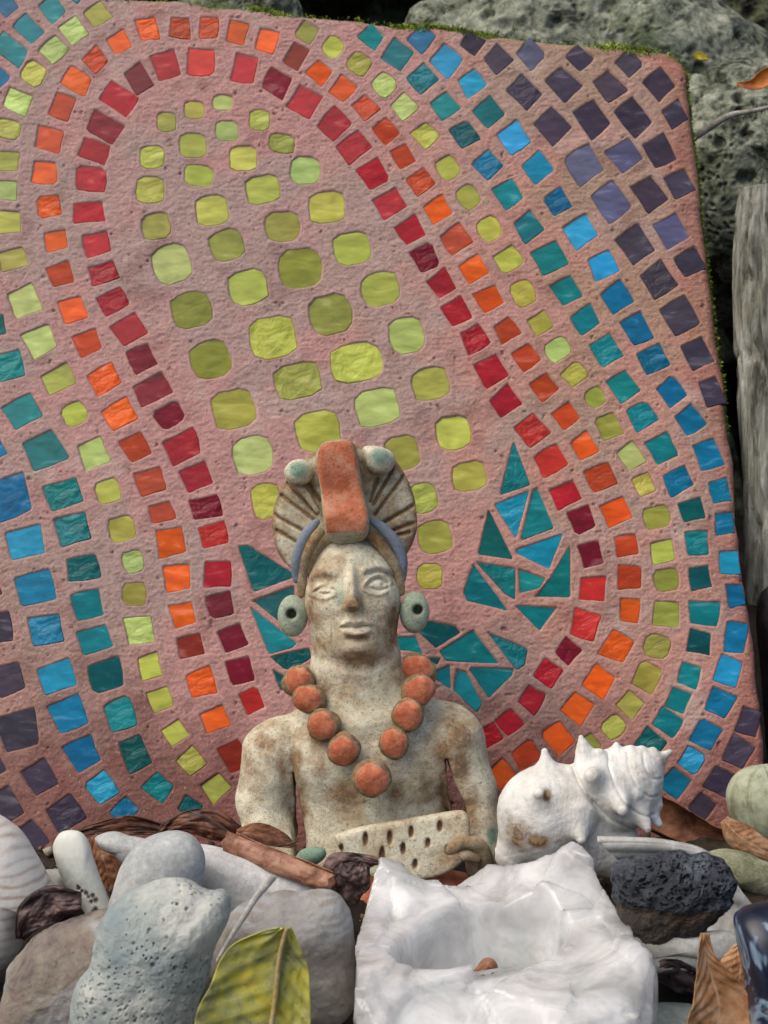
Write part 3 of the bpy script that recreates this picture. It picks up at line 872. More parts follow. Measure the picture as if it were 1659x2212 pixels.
def clay_mat(name, base, base2, stainc=(0.23, 0.105, 0.032), greenc=(0.22, 0.34, 0.25)):
    m = M(name)
    a = m.noise(70, 8, 0.7, dist=0.8)
    col = m.ramp(a, [(0.3, base2), (0.55, base), (0.75, tuple(min(0.85, c * 1.15) for c in base))])
    st = m.attr('stain').outputs['Fac']
    n2 = m.noise(130, 8, 0.75, seed=2)
    n9 = m.noise(32, 5, 0.6, seed=21)
    st = m.math('ADD', st, m.rng(n9, 0.40, 0.62, 0.0, 0.52))
    w = m.rng(m.math('ADD', st, m.math('MULTIPLY', m.math('SUBTRACT', n2, 0.5), 2.4)), 0.16, 0.95)
    stc = m.ramp(m.noise(260, 5, 0.7, seed=7), [(0.35, (0.12, 0.06, 0.025)), (0.5, stainc), (0.7, (0.36, 0.21, 0.09))])
    col = m.mix(m.math('MULTIPLY', w, 0.85, True), col, stc)
    pt = m.attr('paint').outputs['Fac']
    n3 = m.noise(200, 6, 0.7, seed=5)
    wp = m.rng(m.math('ADD', pt, m.math('MULTIPLY', m.math('SUBTRACT', n3, 0.5), 0.9)), 0.38, 0.55)
    pc = m.ramp(m.noise(90, 5, 0.6, seed=8), [(0.3, (0.42, 0.11, 0.05)), (0.5, (0.60, 0.195, 0.10)), (0.7, (0.64, 0.32, 0.21))])
    col = m.mix(wp, col, pc)
    gt = m.attr('green').outputs['Fac']
    wg = m.rng(m.math('ADD', gt, m.math('MULTIPLY', m.math('SUBTRACT', n3, 0.5), 0.8)), 0.3, 0.75)
    col = m.mix(wg, col, greenc)
    bt = m.attr('blue').outputs['Fac']
    col = m.mix(m.rng(bt, 0.35, 0.6), col, (0.21, 0.25, 0.31))
    fl = m.noise(650, 4, 0.75, seed=11)
    col = m.mix(m.rng(fl, 0.34, 0.46, 0.75, 0.0), col, (0.16, 0.11, 0.06))
    v = m.voro(800)
    msk = m.math('MULTIPLY', m.rng(v, 0.26, 0.14), m.rng(m.noise(50, 3, 0.5, seed=13), 0.44, 0.56))
    col = m.mix(m.math('MULTIPLY', msk, 0.65), col, (0.05, 0.05, 0.03))
    m.set(Base_Color=col, Roughness=0.75)
    m.b.inputs['Specular IOR Level'].default_value = 0.3
    m.bump(m.math('ADD', m.math('MULTIPLY', m.noise(420, 8, 0.8, seed=17), 0.8), m.math('ADD', a, m.noise(150, 5, 0.65, seed=31))), 0.0009, 1.0)
    return m.m
CLAY = clay_mat('clay_cream', (0.70, 0.665, 0.51), (0.55, 0.47, 0.31))
CLAY2 = clay_mat('clay_ochre', (0.50, 0.46, 0.33), (0.38, 0.27, 0.14))
def attrs_of(U, Y, V, stain=None, paint=None, green=None, blue=None):
    p = np.stack([U, Y, V], -1)
    z_ = np.zeros(len(U))
    f = lambda L: dots(p, L) if L is not None and not callable(L) else (L(p) if L else z_)
    return {'stain': f(stain), 'paint': f(paint), 'green': f(green), 'blue': f(blue)}
def put(name, vol, mat, parent, disp=None, **at):
    U, Y, V, f = vol.mesh()
    A = attrs_of(U, Y, V, **at)
    o = mk(name, FF.w(U, Y, V), f, mat, parent, attrs=A)
    return fix_normals(o)

B = Vol(500, 1095, -120, 105, 1160, 1965, 2.7)
# head and neck
B.ell((760, 5, 1295), (101, 78, 132), 1)
B.cone((763, 0, 1310), (770, 8, 1470), 94, 91, 26, 0.82)
B.ell((765, -22, 1385), (66, 62, 52), 30)
B.cone((770, 12, 1450), (782, 22, 1540), 92, 140, 30, 0.72)
# shoulders, chest
B.cone((608, 22, 1640), (958, 22, 1612), 84, 90, 40, 0.76)
B.ell((790, 10, 1660), (178, 80, 140), 40)
B.cone((792, 15, 1660), (800, 12, 1950), 165, 190, 30, 0.50)
B.ell((712, -38, 1655), (80, 40, 60), 40)
B.ell((880, -38, 1650), (80, 40, 60), 40)
# image-left arm: upper arm, forearm
L2 = Vol(500, 1095, -120, 105, 1160, 1965, 2.7)
L2.cone((594, 10, 1642), (565, 0, 1735), 80, 59, 10)
L2.cone((565, 0, 1735), (578, -25, 1800), 58, 52, 16)
L2.cone((578, -25, 1795), (652, -80, 1862), 50, 30, 14)
L2.cone((970, 10, 1616), (1018, 0, 1710), 84, 56, 10)
L2.cone((1016, 0, 1705), (1033, -25, 1800), 54, 50, 16)
L2.cone((1033, -25, 1800), (1040, -60, 1860), 50, 38, 14)
B.F = smin(B.F, L2.F, 9.0)
# cut the narrow gaps between arms and waist
B.cone((641, -60, 1730), (646, -60, 1900), 9, 15, 8, sub=True)
B.cone((641, 30, 1730), (646, 30, 1900), 9, 15, 8, sub=True)
B.cone((968, -60, 1690), (985, -60, 1800), 10, 14, 8, sub=True)
B.cone((968, 40, 1690), (985, 40, 1800), 10, 14, 8, sub=True)
B.cone((627, -90, 1640), (637, -90, 1740), 8, 12, 14, sub=True)
B.cone((960, -90, 1625), (966, -90, 1700), 8, 12, 14, sub=True)
del L2
sl, X, Y, V = B.win((590, -200, -1965), (1030, 200, -1620))
gu = X[:, 0, 0][:, None] + 0 * V[0, 0]; gv = V[0, 0, :][None, :] + 0 * X[:, 0, 0][:, None]
gapL = segd(gu, gv, [(634, 1668), (648, 1800), (655, 1965)]) - 1 - 10 * sstep(1680, 1800, gv)
gapR = segd(gu, gv, [(964, 1640), (978, 1700), (992, 1750), (990, 1965)]) - 2 - 12 * sstep(1640, 1735, gv)
B.F[sl] = smax(B.F[sl], -np.minimum(gapL, gapR)[:, None, :].astype(np.float32) + 0 * Y, 8)
# hand holding the tray's right end (a curled clay ring), thumb end on the other side
B.cone((1040, -75, 1840), (1020, -110, 1812), 34, 20, 8)
# face relief, pushed out of or into the front of the head
sl, X, Y, V = B.win((650, -130, -1450), (875, 30, -1165))
u2, v2 = X[:, 0, 0][:, None], V[0, 0, :][None, :]
u2 = u2 + 0 * v2; v2 = v2 + 0 * u2
t = np.clip((v2 - 1218) / 90, 0, 1)
noser = (5 + 24 * t ** 1.2) * np.exp(-(np.abs((u2 - 759 - 4 * t) / (8 + 7 * t)) ** 2.2)) * sstep(1319, 1306, v2) * sstep(1195, 1235, v2)
nost = 10 * np.exp(-((u2 - 751) / 6) ** 2 - ((v2 - 1305) / 9) ** 2) + 10 * np.exp(-((u2 - 776) / 6) ** 2 - ((v2 - 1305) / 9) ** 2)
rel = 1.15 * noser + nost
rel += -9 * np.exp(-((u2 - 705) / 36) ** 2 - ((v2 - 1262) / 24) ** 2) - 9 * np.exp(-((u2 - 820) / 34) ** 2 - ((v2 - 1256) / 24) ** 2)
rel += 7 * np.exp(-((u2 - 702) / 24) ** 2 - ((v2 - 1274) / 10) ** 2) + 6 * np.exp(-((u2 - 820) / 22) ** 2 - ((v2 - 1261) / 11) ** 2)
def ridge(pts, w, h):
    c = catmull(pts, 14, closed=False)
    return h * np.exp(-(segd(u2, v2, [tuple(q) for q in c]) / w) ** 2)
rel += ridge([(674, 1277), (690, 1264), (708, 1260), (724, 1268)], 3.5, 3.5) + ridge([(668, 1283), (686, 1291), (704, 1292), (724, 1284)], 3.6, 4)
rel += ridge([(786, 1262), (800, 1247), (820, 1241), (838, 1249), (844, 1258)], 3.4, 4) + ridge([(784, 1272), (800, 1280), (818, 1284), (836, 1278)], 3.4, 4)
rel -= ridge([(680, 1277), (700, 1269), (722, 1274)], 3.0, 4.5) + ridge([(692, 1280), (700, 1282), (712, 1280)], 2.5, 4)
rel -= ridge([(794, 1262), (806, 1253), (820, 1250), (838, 1260)], 3.2, 6) + ridge([(796, 1268), (818, 1274), (838, 1269)], 3.0, 5)
rel -= 5 * np.exp(-((u2 - 827) / 5) ** 2 - ((v2 - 1263) / 5) ** 2)
rel += ridge([(664, 1250), (690, 1236), (722, 1240)], 9, 5) + ridge([(790, 1230), (820, 1222), (850, 1236)], 9, 6) - ridge([(790, 1240), (820, 1233), (850, 1246)], 4, 4)
rel += 5 * np.exp(-((u2 - 770) / 40) ** 2 - ((v2 - 1352) / 22) ** 2)
rel += ridge([(740, 1347), (756, 1338), (770, 1341), (786, 1337), (800, 1346)], 5.5, 6.5)
rel += ridge([(746, 1361), (760, 1366), (780, 1366), (796, 1360)], 6.5, 7)
rel -= ridge([(738, 1352), (756, 1351), (771, 1353), (786, 1350), (803, 1351)], 2.8, 7)
rel -= ridge([(752, 1378), (772, 1380), (792, 1377)], 6, 4)
rel += 7 * np.exp(-((u2 - 770) / 36) ** 2 - ((v2 - 1400) / 16) ** 2) - ridge([(720, 1428), (770, 1436), (820, 1428)], 14, 5)
rel += 5 * np.exp(-((u2 - 690) / 20) ** 2 - ((v2 - 1325) / 28) ** 2) + 5 * np.exp(-((u2 - 836) / 18) ** 2 - ((v2 - 1320) / 28) ** 2)
fm = sstep(5, -35, Y) * np.ones_like(X * V)
B.F[sl] -= rel[:, None, :] * fm
# diagonal crease across the belly
sl, X, Y, V = B.win((760, -130, -1820), (890, 30, -1700))
cr = 7 * np.exp(-(segd(X[:, 0, 0][:, None] + 0 * V[0, 0], V[0, 0, :][None, :] + 0 * X[:, 0, 0][:, None], [(790, 1728), (838, 1768), (870, 1790)]) / 4) ** 2)
B.F[sl] += cr[:, None, :] * (Y < 0)
sl, X, Y, V = B.all()
pp = np.stack(np.broadcast_arrays(X, Y, V), -1)[::2, ::2, ::2]
nz = fbm(pp * 0.02, 2)
nz = np.repeat(np.repeat(np.repeat(nz, 2, 0), 2, 1), 2, 2)[:B.F.shape[0], :B.F.shape[1], :B.F.shape[2]]
B.F += 4.0 * nz.astype(np.float32)
del pp, nz
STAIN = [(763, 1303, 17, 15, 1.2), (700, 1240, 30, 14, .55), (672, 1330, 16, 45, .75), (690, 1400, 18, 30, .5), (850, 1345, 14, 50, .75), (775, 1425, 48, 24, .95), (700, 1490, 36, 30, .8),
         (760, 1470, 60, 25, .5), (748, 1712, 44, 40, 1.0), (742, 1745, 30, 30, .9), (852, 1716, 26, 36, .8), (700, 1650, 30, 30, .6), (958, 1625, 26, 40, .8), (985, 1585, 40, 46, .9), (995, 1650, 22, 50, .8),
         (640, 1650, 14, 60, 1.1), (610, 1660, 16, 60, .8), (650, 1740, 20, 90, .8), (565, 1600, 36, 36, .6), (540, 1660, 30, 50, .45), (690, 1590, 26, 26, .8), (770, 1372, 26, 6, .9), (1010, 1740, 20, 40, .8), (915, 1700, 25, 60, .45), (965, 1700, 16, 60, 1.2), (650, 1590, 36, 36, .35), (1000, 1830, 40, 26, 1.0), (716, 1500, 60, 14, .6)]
GREEN = [(736, 1283, 22, 36, .55), (725, 1350, 22, 40, .35), (1062, 1800, 14, 26, 1.0), (770, 1385, 36, 10, .3), (800, 1400, 40, 30, .25)]
body = put('body', B, CLAY, fig, stain=STAIN, green=GREEN)
del B

# fan headdress behind the head
fan_poly = catmull([(735, 950), (690, 960), (655, 984), (622, 1018), (596, 1060), (581, 1110), (581, 1152), (590, 1190), (612, 1224), (648, 1246), (700, 1262), (800, 1262), (846, 1238), (872, 1214), (893, 1182), (905, 1145), (904, 1105), (897, 1065), (880, 1025), (852, 985), (805, 962)], 60)
Fn = Vol(570, 915, -5, 62, 935, 1275, 2.4)
sl, X, Y, V = Fn.all()
d2 = polysdf(X[:, 0, 0][:, None] + 0 * V[0, 0], V[0, 0, :][None, :] + 0 * X[:, 0, 0][:, None], fan_poly)
uu_, vv_ = X[:, 0, 0][:, None] + 0 * V[0, 0], V[0, 0, :][None, :] + 0 * X[:, 0, 0][:, None]
GRO = [((604, 1069), (681, 1127)), ((584, 1110), (655, 1149)), ((594, 1146), (640, 1173)), ((618, 1042), (684, 1110)), ((664, 1045), (689, 1080)),
       ((870, 1030), (810, 1112)), ((892, 1093), (822, 1134)), ((894, 1130), (844, 1149)), ((815, 1033), (800, 1083)), ((885, 1151), (851, 1159)), ((848, 1012), (806, 1090))]
gd = np.full(uu_.shape, 99.0)
for g in GRO: gd = np.minimum(gd, segd(uu_, vv_, g))
dep = 9 * np.exp(-(gd / 4.2) ** 2)
dome = 6 * sstep(0, -30, d2)
F_ = np.maximum(d2[:, None, :] + 0 * Y, np.abs(Y - 32) - (12 + (dome - dep)[:, None, :] * (Y < 32)))
F_ = smax(d2[:, None, :] + 3 + 0 * Y, np.abs(Y - 32) - (12 + (dome - dep)[:, None, :] * (Y < 32)), 8) 
Fn.F = F_.astype(np.float32)
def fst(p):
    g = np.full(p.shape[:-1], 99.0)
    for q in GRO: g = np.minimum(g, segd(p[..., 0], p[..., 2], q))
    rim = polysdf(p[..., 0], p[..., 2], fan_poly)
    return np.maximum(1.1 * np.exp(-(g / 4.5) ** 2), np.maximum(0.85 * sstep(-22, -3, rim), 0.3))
put('fan_headdress', Fn, CLAY, fig, stain=fst)
del Fn, F_

def prism(name, poly, y0, y1, rnd, mat, front=None, h=2.6, **at):
    poly = np.array(poly)
    lo, hi = poly.min(0) - 8, poly.max(0) + 8
    v = Vol(lo[0], hi[0], y0 - 22, y1 + 8, lo[1], hi[1], h)
    sl, X, Y, V = v.all()
    uu_, vv_ = X[:, 0, 0][:, None] + 0 * V[0, 0], V[0, 0, :][None, :] + 0 * X[:, 0, 0][:, None]
    d2 = polysdf(uu_, vv_, poly)
    fr = front(uu_, vv_) if front else 0 * uu_
    v.F = smax(d2[:, None, :] + rnd * 0.3 + 0 * Y, np.maximum(y0 - fr[:, None, :] - Y, Y - y1), rnd).astype(np.float32)
    return put(name, v, mat, fig, **at), v
bar_poly = catmull([(681, 975), (696, 952), (726, 945), (756, 945), (770, 960), (780, 1006), (791, 1062), (801, 1110), (801, 1150), (786, 1172), (752, 1180), (716, 1176), (699, 1156), (692, 1108), (688, 1062), (681, 1018)], 50)
bar_in = [(687, 978), (698, 958), (752, 951), (764, 965), (774, 1010), (782, 1062), (794, 1112), (792, 1146), (755, 1150), (706, 1152), (702, 1108), (696, 1062), (686, 1018)]
def bfront(u, v): return 10 * np.exp(-((v - 985) / 55) ** 2) + 16 * np.exp(-((v - 1122) / 40) ** 2) - 16 * sstep(1145, 1178, v)
def bpaint(p): return 0.9 * sstep(3, -3, polysdf(p[..., 0], p[..., 2], bar_in)) * (p[..., 1] < 0)
prism('central_crest', bar_poly, -52, 26, 16, CLAY2, front=bfront, h=2.4, paint=bpaint, green=[(755, 1168, 50, 10, .5)])

def ftube(name, pts, rad, mat, flat=0.8, **at):
    return tube(name, pts, rad, mat, fig, nth=18, n=50, frame=FF, flat=flat,
                disp=lambda q, a, t: 1.2 * fbm(q * 0.06, 3), attrs={k_: (f if callable(f) else (lambda p, L=f: dots(p, L))) for k_, f in at.items()})
one = lambda k_: (lambda p: np.full(p.shape[:-1], k_))
ftube('hair_band', [(688, -14, 1122), (664, -16, 1150), (647, -14, 1185), (638, -8, 1225), (640, 0, 1262)], [7, 12, 13, 12, 8], CLAY, blue=one(1.0))
ftube('hair_band', [(800, -14, 1122), (828, -16, 1143), (854, -14, 1172), (869, -8, 1210), (868, 0, 1262)], [7, 12, 13, 12, 8], CLAY, blue=one(1.0))
ftube('headdress_rim', [(696, -20, 1142), (678, -20, 1166), (661, -16, 1200), (652, -8, 1240), (648, 0, 1295)], [10, 12, 12, 11, 9], CLAY2, stain=one(0.6))
ftube('headdress_rim', [(794, -20, 1150), (822, -20, 1178), (848, -16, 1214), (861, -8, 1245), (867, 0, 1290)], [10, 12, 12, 11, 9], CLAY2, stain=one(0.6))

def fblob(name, outline, ty, y, mat, amp=1.2, nth=70, nph=50, attrs=None, flat=1.0):
    c = catmull(outline, 200); ce = c.mean(0)
    th = np.arctan2(c[:, 1] - ce[1], c[:, 0] - ce[0]); r = np.hypot(*(c - ce).T); o = np.argsort(th)
    T = np.linspace(-math.pi, math.pi, nth, endpoint=False); R = np.interp(T, th[o], r[o], period=2 * math.pi)
    ph = np.linspace(0, math.pi, nph)
    s_ = np.sin(ph) ** flat; c_ = np.cos(ph)
    p = np.stack([ce[0] + np.outer(R * np.cos(T), s_), y - ty * np.outer(np.ones(nth), c_), ce[1] + np.outer(R * np.sin(T), s_)], -1)
    nn = (p - np.array([ce[0], y, ce[1]])); nn /= np.linalg.norm(nn, axis=-1, keepdims=True) + 1e-9
    p = p + nn * (amp * fbm(p * 0.035 + y, 4))[..., None]
    W = FF.w(p[..., 0], p[..., 1], p[..., 2]).reshape(-1, 3)
    return mk(name, W, grid_faces(nth, nph, True), mat, fig, attrs={k_: f(p).ravel() for k_, f in (attrs or {}).items()})
def circ(u, v, a, b, rot=0, n=10):
    r = math.radians(rot)
    return [(u + a * math.cos(t) * math.cos(r) - b * math.sin(t) * math.sin(r), v + a * math.cos(t) * math.sin(r) + b * math.sin(t) * math.cos(r)) for t in np.linspace(0, 2 * math.pi, n, endpoint=False)]
fblob('headdress_knob', circ(643, 1020, 32, 30, -20), 28, -2, CLAY, attrs={'green': lambda p: dots(p, [(643, 1014, 26, 22, .95)]), 'stain': lambda p: dots(p, [(650, 1050, 30, 14, .8)])})
fblob('headdress_knob', [(782, 972), (790, 962), (820, 963), (846, 974), (854, 996), (842, 1018), (818, 1026), (796, 1014), (786, 994)], 28, -4, CLAY, attrs={'green': lambda p: dots(p, [(822, 986, 26, 22, .95)]), 'stain': lambda p: dots(p, [(815, 1024, 34, 14, .8)])})
tube('knob_tail', [(640, 4, 1048), (660, 2, 1068), (686, 0, 1108)], [9, 8, 5], CLAY2, fig, nth=14, n=30, frame=FF, attrs={'stain': one(.4)})

def spool(u, v, a, b, y, hu, hv, rot, stain):
    w = Vol(u - a - 10, u + a + 10, y - 34, y + 34, v - b - 10, v + b + 10, 2.2)
    w.ell((u, y, v), (a, 24, b), 1)
    w.cone((hu, y - 50, hv), (hu + 2, y + 6, hv), 13, 9, 8, sub=True)
    return put('ear_spool', w, CLAY, fig, green=lambda p: np.full(p.shape[:-1], 0.58), stain=stain)
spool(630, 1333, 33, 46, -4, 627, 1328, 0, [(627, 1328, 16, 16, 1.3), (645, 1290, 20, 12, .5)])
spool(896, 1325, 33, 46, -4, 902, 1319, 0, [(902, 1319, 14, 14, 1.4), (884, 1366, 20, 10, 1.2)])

# necklace
BEADS = [(644, 1474, 35, 33, -20, 35), (668, 1509, 36, 30, 15, -58), (701, 1560, 35, 34, 0, -86), (743, 1610, 34, 34, 0, -104), (803, 1667, 42, 39, 0, -122),
         (851, 1595, 31, 33, 0, -106), (881, 1537, 34, 34, 0, -92), (903, 1488, 36, 33, -25, -70), (905, 1446, 40, 30, 38, -30)]
for i, (u, v, a, b, rot, y) in enumerate(BEADS):
    if i == 0: y = -30
    ox, oy = random.uniform(-4, 4), random.uniform(-5, 2)
    rd = lambda p, u=u, v=v, a=a, b=b, ox=ox, oy=oy: np.hypot((p[..., 0] - u - ox) / a, (p[..., 2] - v - oy) / b) + 0.22 * fbm(p * 0.05, 3)
    pn = lambda p, rd=rd, y=y: 1.0 * sstep(0.98, 0.66, rd(p)) * (p[..., 1] < y)
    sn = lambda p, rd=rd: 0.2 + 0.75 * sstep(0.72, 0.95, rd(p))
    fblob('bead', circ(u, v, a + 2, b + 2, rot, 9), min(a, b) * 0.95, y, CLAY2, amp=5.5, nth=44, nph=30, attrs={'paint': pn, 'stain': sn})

# tray with slits
tray_poly = catmull([(722, 1787), (750, 1776), (790, 1766), (850, 1756), (920, 1744), (985, 1734), (1005, 1740), (1014, 1760), (1012, 1800), (1000, 1840), (960, 1868), (915, 1880), (860, 1882), (805, 1876), (762, 1852), (735, 1820)], 60)
lo, hi = tray_poly.min(0) - 8, tray_poly.max(0) + 8
w = Vol(lo[0], hi[0], -160, -60, lo[1], hi[1], 2.5)
sl, X, Y, V = w.all()
uu_, vv_ = X[:, 0, 0][:, None] + 0 * V[0, 0], V[0, 0, :][None, :] + 0 * X[:, 0, 0][:, None]
tilt = (vv_ - 1740) * 0.25
w.F = smax(polysdf(uu_, vv_, tray_poly)[:, None, :] + 3 + 0 * Y, np.abs(Y + 122 + tilt[:, None, :] * 0.4) - 17, 12).astype(np.float32)
SL = [(791, 1793, 13), (842, 1791, 13), (887, 1778, 10), (947, 1767, 10), (922, 1801, 8), (870, 1812, 10), (826, 1824, 14), (740, 1815, 10), (963, 1815, 8), (895, 1845, 9)]
for su, sv, sh in SL:
    w.ell((su, -142 - (sv - 1740) * 0.1, sv), (6, 16, sh + 3), 3, sub=True)
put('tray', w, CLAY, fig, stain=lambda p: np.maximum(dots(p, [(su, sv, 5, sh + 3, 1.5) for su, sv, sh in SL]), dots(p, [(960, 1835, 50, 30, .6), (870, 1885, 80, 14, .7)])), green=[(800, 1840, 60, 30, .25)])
# curled right hand and green left thumb
ftube('hand', [(966, -128, 1850), (968, -136, 1822), (985, -144, 1803), (1010, -144, 1800), (1032, -136, 1812), (1044, -120, 1840), (1046, -100, 1870)], [12, 15, 15, 15, 16, 17, 16], CLAY2, stain=one(0.6))
ftube('finger', [(975, -132, 1842), (1000, -142, 1826), (1030, -134, 1838)], [10, 13, 10], CLAY2, stain=one(0.55))
fblob('thumb', [(643, 1832), (656, 1812), (682, 1805), (704, 1808), (709, 1822), (694, 1838), (664, 1846), (648, 1842)], 20, -165, CLAY, attrs={'green': one(1.2)})
# terracotta foot of the figure
fblob('base', [(700, 1900), (760, 1880), (860, 1884), (925, 1872), (990, 1880), (1050, 1900), (1070, 1950), (1000, 1985), (800, 1990), (690, 1975), (670, 1930)], 85, -62, CLAY2, amp=2, attrs={'paint': one(0.9)})
# ---------------------------------------------------------------- ground
GB = [(P(1080, 2300, 0.60), 0.0)]
gx = np.linspace(-1, 1, 300)
def gax(c, w, far):
    t = np.linspace(-1, 1, 340)
    return c + w * t + far * t ** 7
GX, GY = np.meshgrid(gax(0.0, 0.35, 5.0), gax(0.75, 0.45, 5.0), indexing='ij')
q = np.stack([GX, GY, 0 * GX], -1)
def mound(x, y):                         # heaped litter that carries the pile in front of the slab
    return (0.030 * np.exp(-((x - 0.175) / 0.085) ** 4 - ((y - 0.695) / 0.070) ** 4)
            + 0.028 * np.exp(-((x + 0.095) / 0.080) ** 4 - ((y - 0.690) / 0.060) ** 4)
            + 0.010 * np.exp(-((x - 0.04) / 0.25) ** 4 - ((y - 0.72) / 0.12) ** 4))
GZ = 0.006 * fbm(q * 14, 4) + 0.002 * fbm(q * 90, 4) + 0.0012 * fbm(q * 300, 3)
GZ += mound(GX, GY)
GZ += 0.10 * sstep(1.0, 1.6, GY) * (1 + fbm(q * 2, 3))
ms = stone_mat('soil', (0.012, 0.009, 0.007), (0.030, 0.022, 0.015), (0.06, 0.045, 0.03), sc=40, bump=0.002)
g = mk('ground', np.stack([GX, GY, GZ], -1).reshape(-1, 3), grid_faces(*GX.shape), ms, origin=(0, 0, 0))
meta(g, kind='structure')

# crumbs and grit on the ground
r3 = np.random.default_rng(11)
cv, cf, cc = [], [], []
for k in range(2600):
    x, y = r3.uniform(-0.25, 0.30), r3.uniform(0.50, 0.88)
    z0 = float(mound(x, y)) + 0.001
    s = 0.0008 + 0.0032 * r3.random() ** 3
    c = np.array([x, y, z0 + s * 0.4])
    b0 = len(cv)
    o8 = np.array([[1, 0, 0], [-1, 0, 0], [0, 1, 0], [0, -1, 0], [0, 0, 1], [0, 0, -1]]) * s * r3.uniform(0.5, 1.2, (6, 1))
    R_ = np.linalg.qr(r3.normal(size=(3, 3)))[0]
    cv += list(c + o8 @ R_)
    for a, b, d in [(0, 2, 4), (2, 1, 4), (1, 3, 4), (3, 0, 4), (2, 0, 5), (1, 2, 5), (3, 1, 5), (0, 3, 5)]: cf.append((b0 + a, b0 + b, b0 + d))
    col = [(0.3, 0.28, 0.22), (0.08, 0.05, 0.03), (0.16, 0.09, 0.05), (0.04, 0.03, 0.02)][r3.integers(4)]
    cc += [col] * 6
mgr = M('grit'); mgr.set(Base_Color=mgr.attr('col').outputs['Color'], Roughness=0.9)
g = mk('grit', np.array(cv), np.array(cf), mgr.m, smooth=False, cols=np.array(cc)); meta(g, kind='stuff', label='loose grit and crumbs of soil between the stones', cat='grit')

# ---------------------------------------------------------------- rock wall behind
def rockmat(name, pale, mid, darkc):
    m = M(name)
    a = m.noise(45, 10, 0.78, dist=0.7)
    col = m.ramp(a, [(0.36, darkc), (0.47, mid), (0.62, pale), (0.78, (0.68, 0.68, 0.56) if pale[0] > 0.3 else (0.25, 0.25, 0.18))])
    hole = m.attr('pit').outputs['Fac']
    col = m.mix(m.rng(m.noise(140, 6, 0.75, seed=2), 0.42, 0.60, 0.0, 0.55), col, darkc)
    col = m.mix(m.rng(m.noise(9, 4, 0.6, seed=6), 0.52, 0.62, 0, 0.6), col, (0.10, 0.14, 0.04))
    m.set(Base_Color=col, Roughness=0.95)
    m.b.inputs['Specular IOR Level'].default_value = 0.15
    m.bump(m.math('ADD', a, m.math('MULTIPLY', m.noise(90, 9, 0.75, seed=3), 0.7)), 0.005, 1.0)
    return m.m
ROCK = rockmat('coral_limestone', (0.50, 0.53, 0.42), (0.27, 0.30, 0.23), (0.04, 0.045, 0.03))
ROCKD = rockmat('dark_shaded_limestone', (0.17, 0.18, 0.11), (0.08, 0.085, 0.05), (0.012, 0.012, 0.008))  # dark rock tone; on the far wall it stands for shade
def pits(scale, depth, thr=0.55):
    def f(p):
        d1_, d2_, cid, _ = worley(p / scale)
        p = p + 0.35 * scale * np.stack([fbm(p / scale, 2), fbm(p / scale + 5, 2), fbm(p / scale + 9, 2)], -1)
        on = cid[..., 0] > 0.62
        d3_, _, cid3, _ = worley(p / (scale * 0.42) + 9)
        big = -depth * sstep(thr, thr * 0.35, d1_) * on
        sm = -depth * 0.35 * sstep(0.5, 0.2, d3_) * (cid3[..., 1] > 0.4)
        return big + sm + depth * 0.45 * fbm(p / (scale * 3), 4) + depth * 0.3 * fbm(p / (scale * 0.5), 3)
    return f
def rock(name, outline, d, ty, mat, label, amp, scale, depth, group=None, n=(420, 260), y=0):
    o = blob(name, outline, d, ty, mat, None, amp=amp, fs=0.008, nth=n[0], nph=n[1], disp=pits(scale, depth), y=y)
    return meta(o, label, 'rock', group)
rock('limestone_rock', [(850, 300), (868, 70), (960, -10), (1100, -50), (1260, -80), (1420, -50), (1560, 30), (1680, 110), (1740, 300), (1600, 520), (1200, 560), (950, 480)], 1.16, 240, ROCK,
     'long grey-green pitted limestone rock behind the top edge of the mosaic slab', 22, 42, 16)
rock('limestone_rock', [(1400, 330), (1440, 210), (1540, 150), (1700, 140), (1850, 230), (1880, 430), (1750, 590), (1570, 600), (1450, 500)], 1.09, 190, ROCK,
     'pale knobbly limestone rock with deep holes beside the upper right edge of the slab', 18, 36, 20)
rock('limestone_rock', [(1380, 560), (1440, 470), (1540, 440), (1660, 460), (1720, 560), (1660, 680), (1520, 700), (1410, 660)], 1.14, 130, ROCKD,
     'lowest grey limestone rock in the gap between slab and driftwood post', 12, 34, 14)
rock('limestone_rock', [(360, 60), (420, -30), (520, -70), (600, -50), (650, 30), (640, 160), (500, 220), (380, 170)], 1.13, 100, ROCK,
     'small pale limestone rock peeping over the slab left of the dark gap', 8, 34, 10)
rock('limestone_rock', [(1380, 200), (1440, 0), (1560, -110), (1700, -120), (1900, -20), (1960, 200), (1800, 380), (1560, 380)], 1.24, 160, ROCKD,
     'dark mossy limestone rock in the upper right corner above the orange leaf', 16, 40, 16)
# rock wall behind everything; shade of the gaps put into its dark colour
yy = np.linspace(-0.9, 0.9, 260); zz = np.linspace(-0.02, 1.1, 180)
WX, WZ = np.meshgrid(yy, zz, indexing='ij')
pw = np.stack([WX, 0 * WX, WZ], -1)
d1_, d2_, cid_, _ = worley(pw * 5.5)
WY = 1.48 - 0.16 * sstep(0.0, 0.25, d2_ - d1_) - 0.05 * fbm(pw * 18, 5) + 0.05 * cid_[..., 0]
w_ = mk('rock_face', np.stack([WX, WY, WZ], -1).reshape(-1, 3), grid_faces(*WX.shape), ROCKD, origin=(0, 1.45, 0))
meta(w_, 'rough rock face far behind the slab, gap shade put into its colour', 'rock wall')

